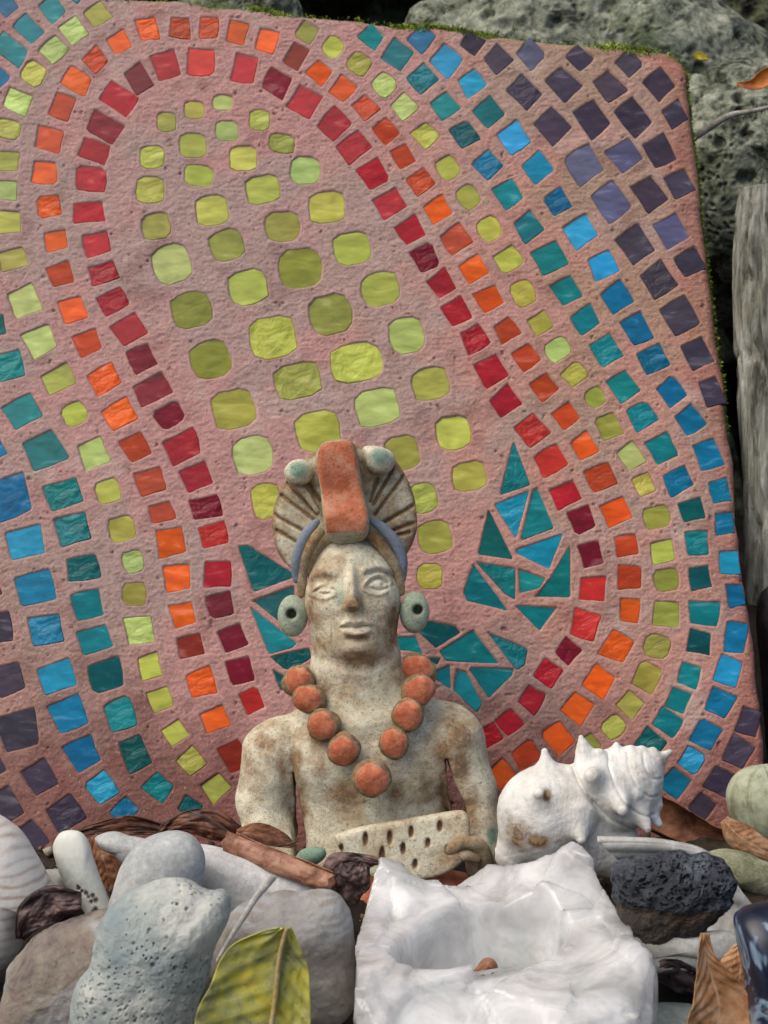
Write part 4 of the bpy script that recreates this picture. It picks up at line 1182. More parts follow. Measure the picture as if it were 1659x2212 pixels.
# ---------------------------------------------------------------- driftwood post, twig, leaves behind
mw = M('driftwood')
wco = mw.co((1, 1, 0.10))
a = mw.noise(110, 8, 0.7, vec=wco, dist=0.5)
col = mw.ramp(a, [(0.3, (0.055, 0.055, 0.042)), (0.45, (0.22, 0.225, 0.185)), (0.6, (0.38, 0.39, 0.34)), (0.75, (0.52, 0.53, 0.48))])
col = mw.mix(mw.rng(mw.noise(24, 5, 0.6, seed=3), 0.5, 0.7, 0, 0.5), col, (0.13, 0.12, 0.06))
mw.set(Base_Color=col, Roughness=0.9)
mw.bump(mw.math('ADD', a, mw.noise(500, 5, 0.7, vec=mw.co((1, 1, 0.25)), seed=2)), 0.0022, 1.0)
F93 = Frame(0.90)
def wood_disp(q, a, t):
    g = np.stack([np.cos(a) * 3.2, np.sin(a) * 3.2, t * 2.2 + 0 * a], -1)
    g2 = np.stack([np.cos(a) * 9, np.sin(a) * 9, t * 5 + 0 * a], -1)
    crack = -16 * sstep(0.16, 0.0, np.abs(fbm(g * 1.3 + 5, 3)))
    return 12 * fbm(g, 4) + 7 * fbm(g2, 4) + crack
o = tube('driftwood_post', [(1712, 20, 1315), (1716, 10, 1050), (1700, 0, 800), (1688, 0, 560), (1686, 0, 405)], [92, 108, 112, 106, 88], mw.m, None, nth=180, n=260, disp=wood_disp, frame=F93, flat=0.8)
meta(o, 'upright grey weathered driftwood post at the right edge beside the slab', 'driftwood')
mdk = stone_mat('dark_wet', (0.006, 0.005, 0.008), (0.014, 0.012, 0.018), (0.035, 0.03, 0.035), sc=50, rough=0.4, bump=0.0015)
o = blob('dark_stone', [(1640, 1290), (1720, 1270), (1800, 1400), (1820, 1700), (1780, 1900), (1680, 1900), (1665, 1700), (1648, 1480)], 0.89, 90, mdk, amp=6)
meta(o, 'dark wet stone below the driftwood post at the right edge', 'stone')
mtw = stone_mat('dry_twig', (0.20, 0.18, 0.14), (0.38, 0.35, 0.30), (0.55, 0.52, 0.46), sc=120)
F97 = Frame(0.97)
o = tube('twig', [(1488, 10, 305), (1512, 0, 290), (1545, -10, 268), (1580, -10, 250), (1620, -10, 243), (1700, 0, 222)], [5.5, 7, 7.5, 6.5, 5, 3.5], mtw, nth=12, n=70, frame=F97)
meta(o, 'bare pale twig jutting out from behind the right edge of the slab', 'twig')

def leafmat(name, stops, tip=None, vein=None, rough=0.5, sc=90, speck=None):
    m = M(name)
    a = m.noise(sc, 7, 0.65, dist=0.6)
    col = m.ramp(a, stops)
    if vein:
        v = m.attr('vein').outputs['Fac']
        col = m.mix(m.rng(v, 0.2, 0.9, 0, 0.85), col, vein)
    if tip:
        col = m.mix(m.rng(m.attr('tip').outputs['Fac'], 0.2, 0.9), col, tip)
    if speck:
        col = m.mix(m.math('MULTIPLY', m.rng(m.noise(260, 5, 0.75, seed=4), 0.56, 0.68), 0.8), col, speck)
    m.set(Base_Color=col, Roughness=rough)
    m.b.inputs['Specular IOR Level'].default_value = 0.35
    m.bump(m.noise(400, 6, 0.7, seed=3), 0.0004, 0.8)
    return m.m
L_ORG = leafmat('leaf_orange', [(0.3, (0.20, 0.04, 0.010)), (0.5, (0.45, 0.12, 0.015)), (0.7, (0.6, 0.22, 0.03))])
L_BRN = leafmat('leaf_brown', [(0.28, (0.075, 0.030, 0.018)), (0.5, (0.19, 0.075, 0.036)), (0.72, (0.33, 0.155, 0.085))], vein=(0.36, 0.20, 0.12))
L_BRN2 = leafmat('leaf_russet', [(0.28, (0.09, 0.04, 0.025)), (0.5, (0.26, 0.115, 0.07)), (0.66, (0.44, 0.24, 0.155))], vein=(0.45, 0.28, 0.18))
L_BRD = leafmat('leaf_dark_brown', [(0.28, (0.03, 0.012, 0.008)), (0.5, (0.09, 0.032, 0.018)), (0.72, (0.19, 0.08, 0.045))], vein=(0.2, 0.1, 0.06))
L_DRK = leafmat('leaf_dark', [(0.3, (0.022, 0.013, 0.014)), (0.5, (0.06, 0.035, 0.034)), (0.72, (0.17, 0.11, 0.095))])
L_TAN = leafmat('leaf_tan', [(0.28, (0.20, 0.085, 0.03)), (0.5, (0.38, 0.19, 0.085)), (0.72, (0.50, 0.31, 0.19))], vein=(0.5, 0.36, 0.24))
L_YEL = leafmat('leaf_yellow', [(0.28, (0.17, 0.15, 0.06)), (0.42, (0.33, 0.33, 0.13)), (0.58, (0.48, 0.46, 0.08)), (0.75, (0.56, 0.42, 0.05))], vein=(0.52, 0.50, 0.22), rough=0.4, speck=(0.14, 0.13, 0.045), sc=60)

def leaf(name, mat, mid, wid, d, curl=0.3, fold=0.0, label='', nu=40, nv=60, side=(1, 1), wave=0.0, roll=0.0, group=None, parent=None, cat='leaf', thick=0.00035, vein=True):
    """leaf blade along a midline of (u, y, v); wid half widths; curl bends the halves towards the viewer (+) or away"""
    f = Frame(d)
    c = catmull(mid, nv, closed=False)
    w = catmull(np.array(wid, float)[:, None], nv, closed=False)[:, 0]
    tg = np.gradient(c, axis=0); tg /= np.linalg.norm(tg, axis=1, keepdims=True)
    sd = np.cross(tg, np.array([0, 1.0, 0])); sd /= np.linalg.norm(sd, axis=1, keepdims=True)
    nn = np.cross(sd, tg)
    nn *= np.sign(-nn[:, 1:2] + 1e-9)                  # towards the viewer
    s = np.linspace(-1, 1, nu)
    wl_ = np.where(s[:, None] < 0, side[0], side[1]) * w[None]
    ang = s[:, None] * (curl + roll) 
    if curl + roll != 0:
        R_ = wl_ / abs(curl + roll)
        X_ = R_ * np.sin(np.abs(ang)) * np.sign(s)[:, None]
        Z_ = R_ * (1 - np.cos(ang)) * np.sign(curl + roll)
    else:
        X_ = wl_ * s[:, None]; Z_ = 0 * X_
    Z_ = Z_ + fold * np.abs(X_)
    t = np.linspace(0, 1, nv)
    vt = np.sin((t[None] * 9.0 - np.abs(s[:, None]) * 1.8) * 2 * math.pi)
    Z_ = Z_ + wave * (fbm(np.stack([s[:, None] * 2 + 0 * t, t[None] * 5 + 0 * s[:, None], 0 * X_ + len(label)], -1), 3)) * w.mean() + (1.2 * vt * (np.abs(s[:, None]) > 0.08) * min(1.0, w.mean() / 60) if vein else 0)
    p = c[None] + sd[None] * X_[..., None] + nn[None] * Z_[..., None]
    ve = np.clip(sstep(0.80, 0.99, vt) * 0.5, 0, 1) + np.exp(-(s[:, None] / 0.035) ** 2) + 0 * X_
    o = sheet(name, f.w(p[..., 0], p[..., 1], p[..., 2]), mat, parent, thick, attrs={'vein': ve.ravel()})
    if label: meta(o, label, cat, group)
    return o, f, c
leaf('curled_leaf', L_ORG, [(1592, 0, 181), (1622, -8, 186), (1650, -14, 172), (1690, -10, 138)], [3, 12, 20, 6], 0.97, curl=0.9, label='orange curled leaf lying on the limestone at the right edge')
leaf('small_leaf', leafmat('leaf_spotted', [(0.3, (0.10, 0.04, 0.008)), (0.5, (0.42, 0.33, 0.02)), (0.7, (0.60, 0.52, 0.05))], sc=160), [(1493, 0, 123), (1512, 0, 121), (1531, 0, 127)], [2, 9, 2], 1.0, curl=0.5, label='tiny yellow and brown leaf on the rock by the slab corner')

# ---------------------------------------------------------------- conch shell
CF = Frame(0.735)
cv_ = Vol(1070, 1455, -125, 125, 1570, 1905, 2.4)
ax = np.array([0.905, 0.0, -0.42])             # shell axis, (u, y, v), towards the apex
cv_.ell((1196, 0, 1745), (116, 100, 96), 1)
cv_.cone((1150, 0, 1760), (1110, 20, 1850), 62, 40, 40)
cv_.cone((1190, 0, 1780), (1320, 10, 1830), 88, 66, 30)
cv_.ell((1318, 6, 1716), (90, 84, 96), 10)
cv_.ell((1366, -6, 1692), (60, 66, 76), 12)
cv_.ell((1392, -6, 1670), (40, 46, 50), 10)
cv_.ell((1410, -4, 1652), (25, 28, 29), 8)
cv_.cone((1408, 0, 1650), (1446, 0, 1624), 21, 6, 8)
SP = [((1182, -10, 1680), (1175, -12, 1622), 26, 5), ((1272, -10, 1670), (1253, -14, 1591), 40, 4), ((1332, 0, 1640), (1331, -4, 1609), 20, 5), ((1296, -20, 1645), (1292, -24, 1622), 12, 4),
      ((1280, -64, 1676), (1268, -96, 1660), 30, 12), ((1322, -60, 1704), (1329, -112, 1730), 36, 8), ((1240, -70, 1750), (1243, -106, 1794), 34, 7),
      ((1366, -50, 1735), (1386, -84, 1776), 26, 5), ((1386, -20, 1730), (1417, -34, 1774), 22, 5), ((1400, -20, 1705), (1420, -26, 1735), 15, 4), ((1376, 10, 1750), (1400, -6, 1788), 18, 4),
      ((1358, -56, 1690), (1364, -72, 1702), 13, 5), ((1392, -40, 1690), (1398, -50, 1702), 10, 4), ((1360, -6, 1630), (1361, -8, 1617), 10, 4), ((1384, -4, 1628), (1386, -6, 1616), 8, 3), ((1410, -4, 1630), (1411, -6, 1618), 6, 3),
      ((1158, -84, 1705), (1156, -100, 1697), 22, 8)]
for a_2, b_2, ra, rb in SP: cv_.cone(a_2, b_2, ra * 1.12, rb * 1.5, 20)
sl, X, Y, V = cv_.all()
# spiral seams
def shift(seq, w, dpt):
    global cv_
    c = catmull(seq, 30, closed=False)
    d = segd(X[:, 0, 0][:, None] + 0 * V[0, 0], V[0, 0, :][None, :] + 0 * X[:, 0, 0][:, None], [tuple(q) for q in c])
    cv_.F += (dpt * np.exp(-(d / w) ** 2))[:, None, :].astype(np.float32) * (Y < 10)
shift([(1236, 1630), (1238, 1664), (1256, 1700), (1284, 1734), (1316, 1760), (1350, 1778), (1390, 1800)], 4.0, 7)
shift([(1312, 1622), (1308, 1650), (1320, 1690), (1344, 1726), (1372, 1746), (1404, 1752)], 3.0, 3.5)
shift([(1352, 1622), (1350, 1648), (1364, 1684), (1388, 1708), (1412, 1712)], 2.6, 3)
shift([(1384, 1624), (1384, 1648), (1398, 1672), (1420, 1676)], 2.4, 2.5)
lines = np.sin((X * ax[2] - V * ax[0]) * 0.42 + 0.02 * X)
cv_.F += (0.12 * lines).astype(np.float32)
q_ = np.stack(np.broadcast_arrays(X, Y, V), -1)[::2, ::2, ::2]
nz = np.repeat(np.repeat(np.repeat(fbm(q_ * 0.03, 3), 2, 0), 2, 1), 2, 2)[:cv_.F.shape[0], :cv_.F.shape[1], :cv_.F.shape[2]]
cv_.F += 2.2 * nz
msh = M('shell_white')
st = msh.attr('stain').outputs['Fac']
a = msh.noise(80, 8, 0.7)
col = msh.ramp(a, [(0.3, (0.50, 0.48, 0.43)), (0.5, (0.66, 0.65, 0.61)), (0.7, (0.74, 0.74, 0.71))])
w = msh.rng(msh.math('ADD', st, msh.math('MULTIPLY', msh.math('SUBTRACT', msh.noise(110, 8, 0.8, seed=2), 0.5), 2.4)), 0.22, 1.0)
col = msh.mix(w, col, msh.ramp(msh.noise(300, 4, 0.6), [(0.4, (0.16, 0.075, 0.03)), (0.6, (0.38, 0.27, 0.15))]))
msh.set(Base_Color=col, Roughness=0.5)
msh.bump(msh.math('ADD', msh.noise(350, 7, 0.75, seed=3), msh.math('MULTIPLY', msh.noise(80, 4, 0.6, vec=msh.co((3.5, 1, 1), (0, 0.5, 0)), seed=9), 1.2)), 0.0007, 0.9)
U, Yc, V_, f_ = cv_.mesh()
pc = np.stack([U, Yc, V_], -1)
o = mk('conch_shell', CF.w(U, Yc, V_), f_, msh.m, attrs={'stain': dots(pc, [(1172, 1700, 11, 13, 1.7), (1160, 1700, 20, 10, .5), (1156, 1800, 26, 16, 1.6), (1112, 1795, 28, 40, 1.15), (1200, 1798, 60, 16, .6), (1268, 1655, 12, 16, .55), (1386, 1776, 10, 6, .8), (1426, 1640, 20, 16, .6), (1348, 1784, 40, 10, .5), (1400, 1665, 20, 26, .45), (1380, 1680, 50, 60, .22), (1130, 1780, 60, 60, .25), (1250, 1800, 120, 40, .2), (1300, 1650, 60, 30, .12)])})
fix_normals(o); meta(o, 'white spiny conch shell leaning on the slab right of the clay figure', 'shell')
del cv_

# ---------------------------------------------------------------- quartz candle holder
def quartz():
    h = 0.0009
    xs = np.arange(-0.022, 0.112, h); ys = np.arange(0.510, 0.675, h); zs = np.arange(-0.004, 0.092, h)
    X, Y, Z = np.meshgrid(xs.astype(np.float32), ys.astype(np.float32), zs.astype(np.float32), indexing='ij')
    foot = [(-0.012, 0.545), (0.004, 0.522), (0.05, 0.518), (0.094, 0.530), (0.104, 0.560), (0.099, 0.600), (0.088, 0.642), (0.066, 0.657), (0.020, 0.652), (-0.004, 0.646), (-0.014, 0.600)]
    d2 = polysdf(X[:, :, 0], Y[:, :, 0], foot)[:, :, None]
    taper = (Z - 0.03) * 0.10
    x2, y2 = X[:, :, 0], Y[:, :, 0]
    # broken top: tilted flat pieces at different heights
    q2 = np.stack([x2, y2, 0 * x2 + 0.013], -1) / 0.040
    _, _, cid, fpt = worley(q2)
    top = 0.0580 + (cid[..., 0] - 0.5) * 0.0015 + 0.040 * ((q2 - fpt) * (cid - 0.5) * 0.26)[..., :2].sum(-1)
    def peak(x, y, sx, sy, hh):               # pyramid-shaped broken point
        return hh * np.clip(1 - np.maximum(np.abs(x2 - x) / sx, np.abs(y2 - y) / sy), 0, 1)
    top = top + peak(0.079, 0.640, 0.028, 0.040, 0.019) + peak(-0.004, 0.640, 0.022, 0.028, 0.011) - peak(0.026, 0.656, 0.018, 0.02, 0.010) + peak(0.095, 0.570, 0.026, 0.04, 0.008)
    top = top - 0.010 * sstep(0.560, 0.522, y2) * sstep(0.07, 0.04, x2)
    F = np.maximum(d2 + taper, Z - top[:, :, None])
    F = np.maximum(F, -Z)
    rq = np.random.default_rng(5)
    ctr = np.array([0.045, 0.587, 0.028])
    for k in range(40):                                   # broken faces
        n = rq.normal(size=3); n[2] = abs(n[2]) * 0.7; n /= np.linalg.norm(n)
        ext = 0.057 * abs(n[0]) + 0.067 * abs(n[1]) + 0.038 * abs(n[2])
        F = np.maximum(F, ((X - ctr[0]) * n[0] + (Y - ctr[1]) * n[1] + (Z - ctr[2]) * n[2] - ext * rq.uniform(0.90, 1.0)).astype(np.float32))
    near = np.abs(F) < 0.008
    pn = np.stack([X[near], Y[near], Z[near]], -1)
    add = np.zeros(len(pn))
    for sc, am in ((0.034, 0.13), (0.013, 0.035)):
        d1_, d2_, cid, fpt = worley(pn / sc)
        add += am * sc * (((pn / sc - fpt) * (cid - 0.5) * 2).sum(-1) * 0.7 )
    # curved shell-like fracture steps
    add += 0.00035 * np.sin((np.hypot(pn[:, 0] - 0.02, pn[:, 2] - 0.09) + 0.01 * fbm(pn * 40, 2)) * 520) * sstep(0.1, 0.5, fbm(pn * 30 + 4, 2))
    F[near] += add
    cu, cy = 0.0375, 0.590
    ang = math.radians(34)
    dx, dy = X - cu, Y - cy
    ex, ey = dx * math.cos(ang) + dy * math.sin(ang), -dx * math.sin(ang) + dy * math.cos(ang)
    wob = 0.10 * fbm(np.stack([x2 * 45, y2 * 45, 0 * x2], -1), 3)[:, :, None]
    rr = np.sqrt((ex / 0.036) ** 2 + (ey / 0.0255) ** 2) + wob
    hole = smax((rr - 1 - (Z - 0.05) * 5) * 0.028, 0.016 - Z, 0.008)
    F = smax(F, -hole, 0.0014)
    V, f = nets(F, xs, ys, zs)
    return V, f
V, f_ = quartz()
mq = M('quartz')
a = mq.noise(35, 6, 0.6, dist=1.0)
col = mq.ramp(a, [(0.3, (0.83, 0.86, 0.85)), (0.5, (0.91, 0.93, 0.925)), (0.7, (0.97, 0.98, 0.975))])
col = mq.mix(mq.rng(mq.noise(55, 5, 0.6, seed=4), 0.60, 0.72, 0, 0.30), col, (0.45, 0.42, 0.40))
col = mq.mix(mq.rng(mq.noise(500, 4, 0.7, seed=9), 0.68, 0.73, 0, 0.5), col, (0.12, 0.10, 0.08))
mq.set(Base_Color=col, Roughness=mq.rng(mq.noise(60, 4, 0.6, seed=2), 0.35, 0.65, 0.04, 0.24))
mq.l.new(mq.rng(mq.noise(38, 4, 0.6, dist=1.2, seed=14), 0.36, 0.66, 0.26, 0.62), mq.b.inputs['Transmission Weight'])
mq.b.inputs['Subsurface Weight'].default_value = 1.0
mq.b.inputs['Subsurface Radius'].default_value = (1, 1, 1)
mq.b.inputs['Subsurface Scale'].default_value = 0.02
mq.b.inputs['IOR'].default_value = 1.52
vb = mq.n.new('ShaderNodeTexVoronoi'); vb.inputs['Scale'].default_value = 70; mq.l.new(mq.tc.outputs['Object'], vb.inputs['Vector'])
vb.distance = 'CHEBYCHEV'
vb.inputs['Scale'].default_value = 95
mq.l.new(mq.co((1, 1, 1), (0.5, 0.7, 0.3)), vb.inputs['Vector'])
mq.bump(mq.math('ADD', mq.math('MULTIPLY', vb.outputs['Distance'], 0.8), mq.math('MULTIPLY', mq.noise(420, 6, 0.75), 0.12)), 0.0012, 0.35)
qz = mk('quartz_candle_holder', V, f_, mq.m, origin=(0.045, 0.587, 0.0))
fix_normals(qz); qz.data.set_sharp_from_angle(angle=math.radians(24)); meta(qz, 'chunky white quartz candle holder with a round hollow, in the front centre', 'candle holder')

# ---------------------------------------------------------------- stones and shells, left
def st(name, outline, d, ty, mat, label, cat='stone', **kw):
    o = blob(name, outline, d, ty, mat, **kw)
    meta(o, label, cat, kw.get('group'))
    return o
m_pale = stone_mat('stone_pale', (0.34, 0.36, 0.36), (0.46, 0.48, 0.47), (0.58, 0.59, 0.58), sc=45, bump=0.0003, speck=(0.12, 0.1, 0.08), speck_sc=500, speck_t=0.16)
m_white = stone_mat('stone_white', (0.54, 0.54, 0.52), (0.66, 0.66, 0.65), (0.76, 0.76, 0.74), sc=50, bump=0.00025)
m_finger = stone_mat('stone_finger', (0.46, 0.48, 0.43), (0.60, 0.62, 0.56), (0.68, 0.69, 0.63), sc=60, bump=0.0003, speck=(0.05, 0.03, 0.02), speck_sc=420, speck_t=0.3)
m_grey = stone_mat('stone_grey', (0.26, 0.25, 0.23), (0.38, 0.37, 0.34), (0.50, 0.49, 0.46), sc=35, bump=0.0006)
m_brown = M('stone_brown')
a = m_brown.noise(26, 8, 0.68, dist=0.8)
col = m_brown.ramp(a, [(0.28, (0.10, 0.08, 0.07)), (0.42, (0.23, 0.19, 0.165)), (0.55, (0.31, 0.265, 0.21)), (0.66, (0.33, 0.33, 0.335)), (0.76, (0.46, 0.44, 0.40))])
col = m_brown.mix(m_brown.rng(m_brown.noise(60, 6, 0.7, seed=3), 0.52, 0.68, 0, 0.5), col, (0.27, 0.17, 0.14))
col = m_brown.mix(m_brown.rng(m_brown.noise(240, 6, 0.8, seed=4), 0.55, 0.68, 0, 0.8), col, (0.10, 0.08, 0.06))
m_brown.set(Base_Color=col, Roughness=0.75); m_brown.bump(m_brown.noise(160, 9, 0.8, seed=5), 0.0022, 1.0)
m_porous = M('stone_porous')
a = m_porous.noise(28, 8, 0.6)
col = m_porous.ramp(a, [(0.3, (0.24, 0.30, 0.31)), (0.5, (0.36, 0.40, 0.385)), (0.68, (0.56, 0.57, 0.52))])
pa = m_porous.attr('pit').outputs['Fac']
col = m_porous.mix(m_porous.rng(m_porous.noise(330, 6, 0.75, seed=2), 0.53, 0.70, 0, 0.8), col, (0.20, 0.235, 0.20))
col = m_porous.mix(m_porous.math('MULTIPLY', pa, 0.75), col, (0.10, 0.12, 0.10))
m_porous.set(Base_Color=col, Roughness=0.85); m_porous.bump(m_porous.noise(450, 9, 0.8, seed=5), 0.0009, 1.0)
m_band = M('stone_banded')
a = m_band.noise(26, 8, 0.65, dist=0.6)
col = m_band.ramp(a, [(0.3, (0.13, 0.105, 0.09)), (0.5, (0.25, 0.215, 0.19)), (0.7, (0.37, 0.35, 0.31))])
top_ = m_band.attr('top').outputs['Fac']
wv = m_band.ramp(m_band.attr('band').outputs['Fac'], [(0.0, (0.35, 0.33, 0.30)), (0.5, (0.40, 0.40, 0.38)), (1.0, (0.44, 0.46, 0.47))])
col = m_band.mix(top_, col, wv)
col = m_band.mix(m_band.rng(m_band.noise(200, 6, 0.8, seed=4), 0.56, 0.70, 0, 0.7), col, (0.12, 0.09, 0.07))
m_band.set(Base_Color=col, Roughness=0.7); m_band.bump(m_band.noise(180, 9, 0.8, seed=5), 0.0018, 1.0)
m_clam = M('clam')
rb = m_clam.attr('band').outputs['Fac']
col = m_clam.ramp(rb, [(0.0, (0.42, 0.34, 0.29)), (0.5, (0.58, 0.53, 0.47)), (0.75, (0.66, 0.64, 0.59))])
col = m_clam.mix(m_clam.rng(m_clam.noise(60, 6, 0.7), 0.42, 0.66, 0.0, 0.55), col, (0.70, 0.72, 0.71))
m_clam.set(Base_Color=col, Roughness=0.6); m_clam.bump(m_clam.math('ADD', m_clam.math('MULTIPLY', rb, 0.25), m_clam.noise(300, 6, 0.7)), 0.0005, 0.8)

def clam_band(p):
    r = np.hypot((p[..., 0] + 60) * 0.45, (p[..., 2] - 1690)) + 5 * fbm(p * 0.02, 3)
    return 0.62 - 0.45 * np.abs(np.sin(r / 7.0 + 2 * fbm(p * 0.015 + 3, 2))) ** 6 * np.clip(0.6 + 1.2 * fbm(p * 0.02 + 3, 2), 0, 1)
o = st('clam_shell', [(-120, 1760), (-60, 1735), (0, 1762), (40, 1792), (72, 1838), (98, 1886), (118, 1936), (112, 1972), (86, 1968), (66, 1980), (52, 2010), (44, 2050), (16, 2085), (-40, 2110), (-130, 2090), (-180, 1950)], 0.685, 90, m_clam.m,
   'large off-white ridged shell at the left edge', 'shell', disp=lambda p: 0.5 * clam_band(p), amp=1.5, attrs={'band': clam_band}, nth=260, nph=160)
def fholes(p):
    d = np.zeros(p.shape[:-1])
    for u, v, r in [(176, 1912, 5), (183, 1918, 4), (192, 1922, 5), (197, 1930, 4), (206, 1928, 5), (212, 1938, 6), (203, 1941, 4), (212, 1958, 5), (208, 1964, 5), (216, 1963, 4), (174, 1907, 3)]:
        d = np.maximum(d, np.exp(-(np.hypot(p[..., 0] - u, p[..., 2] - v) / r) ** 4) * (p[..., 1] < 0))
    return d
m_finger2 = M('stone_finger_holed')
a = m_finger2.noise(60, 8, 0.6)
col = m_finger2.ramp(a, [(0.3, (0.46, 0.48, 0.42)), (0.5, (0.60, 0.62, 0.56)), (0.7, (0.68, 0.69, 0.63))])
col = m_finger2.mix(m_finger2.attr('pit').outputs['Fac'], col, (0.06, 0.04, 0.025))
m_finger2.set(Base_Color=col, Roughness=0.6); m_finger2.bump(m_finger2.noise(500, 6, 0.7), 0.0004, 0.7)
st('finger_stone', [(128, 1800), (150, 1793), (174, 1797), (190, 1816), (200, 1850), (214, 1890), (228, 1925), (244, 1965), (256, 2010), (230, 2040), (205, 2010), (184, 1972), (158, 1940), (136, 1900), (120, 1860), (114, 1826)], 0.700, 34, m_finger2.m,
   'long smooth pale stone with a trail of tiny holes, standing beside the left shell', amp=2, disp=lambda p: -3.5 * fholes(p), attrs={'pit': fholes}, nth=240, nph=150)
st('pebble', [(92, 1885), (112, 1878), (140, 1882), (152, 1910), (150, 1960), (128, 1990), (104, 1975), (96, 1930)], 0.715, 36, m_grey, 'small grey pebble wedged in shade between the left shell and the long stone', 'pebble', amp=3)
st('rounded_stone', [(243, 1925), (262, 1868), (296, 1824), (340, 1800), (388, 1796), (424, 1814), (442, 1850), (440, 1900), (424, 1950), (380, 2000), (300, 2020), (236, 2000), (232, 1960)], 0.690, 72, m_pale,
   'smooth rounded light grey stone rising behind the pitted stone', amp=2.5)
st('pebble', [(204, 1812), (222, 1800), (250, 1796), (280, 1806), (312, 1812), (340, 1830), (330, 1870), (290, 1880), (262, 1864), (246, 1846), (222, 1836)], 0.72, 32, m_pale,
   'small tapered grey pebble poking out left of the rounded light grey stone', 'pebble', amp=2)
st('tapered_stone', [(360, 1830), (430, 1824), (500, 1838), (580, 1860), (650, 1880), (705, 1898), (738, 1920), (748, 1945), (738, 1955), (720, 1946), (700, 1955), (620, 1990), (520, 2000), (420, 1990), (360, 1940)], 0.715, 62, m_white,
   'long white tapered stone lying in front of the clay figure', amp=3, nth=240)
st('brown_stone', [(8, 2140), (18, 2090), (44, 2050), (84, 2016), (130, 1992), (190, 1974), (250, 1958), (330, 1960), (380, 2060), (360, 2240), (260, 2320), (120, 2330), (30, 2290), (-10, 2220)], 0.645, 120, m_brown.m,
   'pinkish brown mottled stone in the bottom left corner', amp=12, nth=240, nph=160)
def pp_pits(p):
    d1_, _, c1, _ = worley(p / 20.0)
    d2_, _, c2, _ = worley(p / 10.0 + 4)
    dens_ = np.clip(sstep(2010, 2200, p[..., 2]) * 0.5 + 0.15 + 0.9 * fbm(p * 0.012 + 3, 3), 0, 0.95)
    a1 = sstep(0.30, 0.14, d1_) * (c1[..., 0] < dens_ * 0.9)
    a2 = sstep(0.34, 0.18, d2_) * (c2[..., 0] < dens_ * 0.85)
    return np.maximum(a1, a2 * 0.85)
st('pitted_stone', [(150, 2200), (165, 2130), (196, 2080), (210, 2010), (236, 1960), (280, 1925), (340, 1905), (400, 1903), (450, 1922), (486, 1925), (500, 1962), (484, 2010), (462, 2050), (450, 2110), (430, 2170), (410, 2240), (360, 2330), (240, 2340), (160, 2290)], 0.612, 120, m_porous.m,
   'large pale grey-green stone full of small pits, front left', amp=7, disp=lambda p: -6.0 * pp_pits(p) + 3.5 * fbm(p * 0.05, 4), attrs={'pit': pp_pits}, nth=520, nph=340)
def bnd(p): 
    return 0.5 + 0.5 * np.sin((p[..., 2] + 0.12 * (p[..., 0] - 600) + 30 * fbm(p * np.array([.008, .008, .02]), 4)) * 0.30 + 5 * fbm(p * .012, 3)) * np.clip(0.4 + 2 * fbm(p * .015 + 8, 3), 0, 1)
def topm(p): return 0.75 * sstep(2030, 1985, p[..., 2] + 10 * fbm(p * .03, 3) - 0.10 * (p[..., 0] - 600))
st('banded_stone', [(480, 2010), (498, 1970), (540, 1942), (600, 1930), (670, 1924), (720, 1930), (748, 1960), (762, 2000), (764, 2060), (770, 2130), (762, 2180), (700, 2230), (600, 2260), (500, 2240), (440, 2160), (450, 2070)], 0.655, 105, m_band.m,
   'big grey-brown stone with pale bands along its top, behind the yellow leaf', amp=9, attrs={'band': bnd, 'top': topm}, disp=lambda p: 0.25 * bnd(p) * topm(p), nth=260, nph=170)

# yellow leaf, right in front
mid = [(640, -70, 1970), (622, -45, 1992), (606, -30, 2060), (598, -18, 2140), (588, -10, 2210), (574, 0, 2300), (560, 20, 2400)]
o, lf, c = leaf('leaf_blade', L_YEL, mid[1:], [16, 96, 122, 138, 130, 90], 0.585, curl=0.42, fold=-0.10, label='', nu=80, nv=140, side=(0.62, 1.22), wave=0.14)
yl = empty('yellow_leaf', lf.w(580, 0, 2300), 'broad yellow-green leaf with a pale midrib leaning in front of the banded stone', 'leaf')
loc = Vector(o.location) - Vector(yl.location); o.parent = yl; o.location = loc
mrb = stone_mat('midrib', (0.40, 0.27, 0.10), (0.52, 0.40, 0.18), (0.6, 0.5, 0.26), sc=80)
tube('midrib', [(q[0], q[1] - 5, q[2]) for q in c[::12]], [5, 5, 5, 5.5, 6, 6, 6, 6, 6, 6, 6, 6][:len(c[::12])], mrb, yl, nth=10, n=90, frame=lf)

# feather-like dry pod lying over the stones
mpod = stone_mat('pod', (0.28, 0.26, 0.22), (0.46, 0.45, 0.42), (0.6, 0.6, 0.57), sc=120)
FP = Frame(0.600)
o = tube('seed_pod', [(470, -30, 2070), (500, -20, 2020), (530, -12, 1975), (555, -10, 1935), (580, -12, 1905), (596, -14, 1888)], [3, 5, 6, 7, 8, 6], mpod, nth=10, n=60, frame=FP, flat=0.6)
meta(o, 'thin pale dry pod lying across the stones in front of the white tapered stone', 'seed pod')

